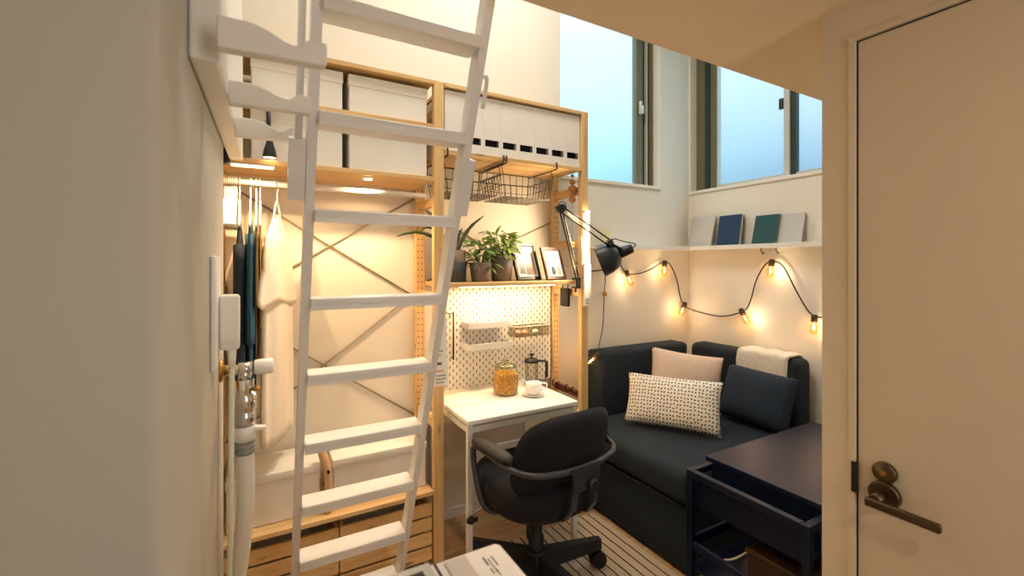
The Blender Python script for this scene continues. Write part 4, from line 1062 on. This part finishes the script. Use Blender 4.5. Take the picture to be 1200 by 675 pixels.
# ------------------------------------------------------------------ string lights
sl_ = T('string_lights', (2.5, 2.29, 1.05), 'black cord of warm glowing bulbs strung along the walls above the sofa', 'string lights')
yb, xb = 2.305, 2.835
def wallp(t): return t
cab = [(1.76, yb, 1.42), (1.86, yb, 1.36), (2.02, yb, 1.37), (2.13, yb, 1.405), (2.19, yb, 1.345), (2.30, yb, 1.335), (2.42, yb, 1.362), (2.555, yb, 1.418), (2.63, yb, 1.40), (2.70, yb, 1.29), (2.735, yb, 1.17), (2.768, 2.302, 1.105), (2.815, 2.28, 1.065), (xb, 2.20, 1.045), (xb, 2.03, 1.035), (xb, 1.875, 1.082), (xb, 1.82, 1.15), (xb, 1.775, 1.30), (xb, 1.715, 1.40), (xb, 1.66, 1.42), (xb, 1.60, 1.385), (xb, 1.53, 1.25), (xb, 1.46, 1.13), (xb, 1.41, 1.095), (xb, 1.32, 1.10)]
P('cable', MB().tube(smoothpath(cab, 7), .0042, 6), 'cord', sl_)
P('lead', MB().tube(smoothpath([(2.005, yb, 1.37), (2.01, yb, 1.30), (2.0, yb, 1.2), (1.99, yb, 1.0), (1.955, 2.29, .91), (1.88, 2.22, .872), (1.822, 2.165, .842)], 6), .003, 6), 'cord', sl_)
P('connector', MB().sph((2.005, yb, 1.205), .016, (1, 1, 1.1), 14, 9), 'brass', sl_)
bulbs = [((2.195, 2.295, 1.345), (.35, -.15, -1)), ((2.562, 2.295, 1.41), (-.25, -.2, -1)), ((2.762, 2.285, 1.10), (-.75, -.2, -.8)), ((2.82, 1.868, 1.085), (-.2, -.55, -.7)), ((2.82, 1.665, 1.415), (-.15, .08, -1)), ((2.82, 1.415, 1.09), (-.15, 0, -1)), ((1.815, 2.158, .838), (-.85, -.1, -.45))]
BULBP = []
for p, dr in bulbs:
    p = Vector(p); dr = Vector(dr).normalized()
    s_ = P('socket', MB().lathe([(.006, -.018), (.016, -.016), (.0175, .0), (.0175, .022), (.015, .026)], p, dr, 16), 'socket', sl_)
    P('bulb', MB().lathe([(.011, .024), (.014, .034), (.021, .052), (.0225, .068), (.020, .082), (.012, .094), (.002, .098)], p, dr, 18, cap=False), 'bulb_glass', s_)
    P('filament', MB().tube([p + dr * .036, p + dr * .07], .0035, 6), 'filament', s_)
    BULBP.append(p + dr * .06 + Vector((-.02, -.03, 0)))
for p in ((2.80, 1.722, 1.475), (2.80, 1.625, 1.475)):
    O('cup_hook', MB().tube(smoothpath([(p[0], p[1], 1.504), (p[0], p[1], 1.485), (p[0] + .008, p[1] - .012, 1.474), (p[0] + .012, p[1] - .004, 1.468), (p[0] + .012, p[1] + .004, 1.474)], 4), .0028, 6), 'black_metal', p, ['small black hook under the ledge, nearer the corner', 'small black hook under the ledge, above a glowing bulb'][0 if p[1] > 1.7 else 1], 'hook')

# ------------------------------------------------------------------ light
def area(name, loc, rot, sx, sy, e, col, spread=PI):
    l = bpy.data.lights.new(name, 'AREA'); l.shape = 'RECTANGLE'; l.size = sx; l.size_y = sy; l.energy = e; l.color = col; l.spread = spread
    o = link(bpy.data.objects.new(name, l)); o.location = loc; o.rotation_euler = rot; return o
def point(name, loc, e, col, r=.02):
    l = bpy.data.lights.new(name, 'POINT'); l.energy = e; l.color = col; l.shadow_soft_size = r
    o = link(bpy.data.objects.new(name, l)); o.location = loc; return o
WARM, WARM2, SOFT = (1, .62, .28), (1, .72, .42), (1, .86, .68)
area('light_ceiling', (1.0, 1.5, 3.57), (0, 0, 0), .8, .5, 24, (1, .95, .87))
area('light_entry', (.5, -.35, 1.995), (0, 0, 0), .08, .08, 3.7, (1, .80, .57))
area('light_hall', (.85, -1.25, 1.45), (math.radians(90), 0, 0), .5, 1.0, 7.5, (.93, .97, 1))
def spot(name, loc, rot, e, col, ang, r):
    l = bpy.data.lights.new(name, 'SPOT'); l.energy = e; l.color = col; l.spot_size = math.radians(ang); l.spot_blend = .8; l.shadow_soft_size = r
    o = link(bpy.data.objects.new(name, l)); o.location = loc; o.rotation_euler = rot
spot('light_wardrobe', (-.02, 2.006, 1.770), (0, 0, 0), 13, (1, .66, .35), 165, .006)
spot('light_wardrobe', (.42, 2.06, 1.770), (0, 0, 0), 14, (1, .66, .35), 165, .006)  # added fill, brightens the wardrobe back wall
area('light_desk', (1.2, 2.16, 1.276), (0, 0, 0), .58, .03, 3.4, WARM2)
area('light_tube', (1.572, 2.0, 1.56), (0, math.radians(80), 0), .30, .03, 8, WARM2)
area('light_tube', (1.598, 1.972, 1.56), (math.radians(90), 0, 0), .02, .3, .5, WARM2)
for i, p in enumerate(BULBP): point('light_bulb', p, .5, (1, .72, .45), .012)
s = bpy.data.lights.new('light_lamp', 'SPOT'); s.energy = 8; s.color = WARM2; s.spot_size = math.radians(110); s.spot_blend = .6; s.shadow_soft_size = .03
so = link(bpy.data.objects.new('light_lamp', s)); so.location = Sk + ax * .13; so.rotation_euler = ax.to_track_quat('-Z', 'Y').to_euler()
for nm, loc, rot, sx, sy in (('portal_back', (2.11, YB + .15, 2.48), (math.radians(-90), 0, 0), .9, 1.05), ('portal_right', (XR + .155, 1.655, 2.47), (0, math.radians(90), 0), 1.05, 1.3)):
    a = area(nm, loc, rot, sx, sy, 1, (1, 1, 1)); a.data.cycles.is_portal = True

# sky: pale, whiter high up, bluer low down and towards the side window
w = bpy.data.worlds.new('daylight'); SC.world = w; w.use_nodes = True; N, L = w.node_tree.nodes, w.node_tree.links
bg = N['Background']; tc = N.new('ShaderNodeTexCoord'); sx = N.new('ShaderNodeSeparateXYZ'); L.new(tc.outputs['Generated'], sx.inputs[0])
def ramp(stops):
    r = N.new('ShaderNodeValToRGB'); e = r.color_ramp.elements
    e[0].position, e[0].color = stops[0][0], rgb(stops[0][1]); e[1].position, e[1].color = stops[-1][0], rgb(stops[-1][1])
    for p, c in stops[1:-1]: e.new(p).color = rgb(c)
    L.new(sx.outputs['Z'], r.inputs['Fac']); return r
rb = ramp([(.0, '6099A6'), (.17, '7FBECC'), (.25, '9DD0DC'), (.36, 'C0DDE9'), (.46, 'CDE4EF'), (1, 'D4E6F0')])
rr = ramp([(.0, '4A6E8A'), (.15, '5F86A4'), (.20, '7A9DB8'), (.27, '9CB9CC'), (.36, 'B2C9D8'), (1, 'C4D5E0')])
mx = N.new('ShaderNodeMix'); mx.data_type = 'RGBA'
mr = N.new('ShaderNodeMapRange'); mr.inputs[1].default_value = .62; mr.inputs[2].default_value = .86; L.new(sx.outputs['X'], mr.inputs[0])
no = N.new('ShaderNodeTexNoise'); no.inputs['Scale'].default_value = 6; no.inputs['Detail'].default_value = 3; L.new(tc.outputs['Generated'], no.inputs['Vector'])
L.new(mr.outputs[0], mx.inputs[0]); L.new(rb.outputs['Color'], mx.inputs[6]); L.new(rr.outputs['Color'], mx.inputs[7])
mm = N.new('ShaderNodeMix'); mm.data_type = 'RGBA'; mm.blend_type = 'SOFT_LIGHT'; mm.inputs[0].default_value = .18
L.new(mx.outputs[2], mm.inputs[6]); L.new(no.outputs['Fac'], mm.inputs[7])
L.new(mm.outputs[2], bg.inputs['Color'])
st = N.new('ShaderNodeMapRange'); st.inputs[1].default_value = .45; st.inputs[2].default_value = .75; st.inputs[3].default_value = 1.5; st.inputs[4].default_value = 6.0
L.new(sx.outputs['Z'], st.inputs[0]); L.new(st.outputs[0], bg.inputs['Strength'])

# ------------------------------------------------------------------ camera
cam = bpy.data.cameras.new('camera'); co = link(bpy.data.objects.new('camera', cam)); SC.camera = co
co.location = (0, 0, 1.4); co.rotation_euler = (PI / 2, 0, -math.atan2(295, 525))
cam.sensor_fit = 'HORIZONTAL'; cam.sensor_width = 36; cam.lens = 36 * 525 / 1200; cam.shift_y = -27.5 / 1200; cam.clip_start = .01
cam.dof.use_dof = True; cam.dof.focus_distance = 2.2; cam.dof.aperture_fstop = 3.2
SC.view_settings.view_transform = 'Standard'; SC.view_settings.look = 'None'; SC.view_settings.exposure = .26; SC.view_settings.gamma = 1
SC.view_settings.use_curve_mapping = False
SC.cycles.use_denoising = True; SC.cycles.max_bounces = 10; SC.cycles.transparent_max_bounces = 16; SC.cycles.sample_clamp_indirect = 6; SC.cycles.caustics_reflective = False; SC.cycles.caustics_refractive = False
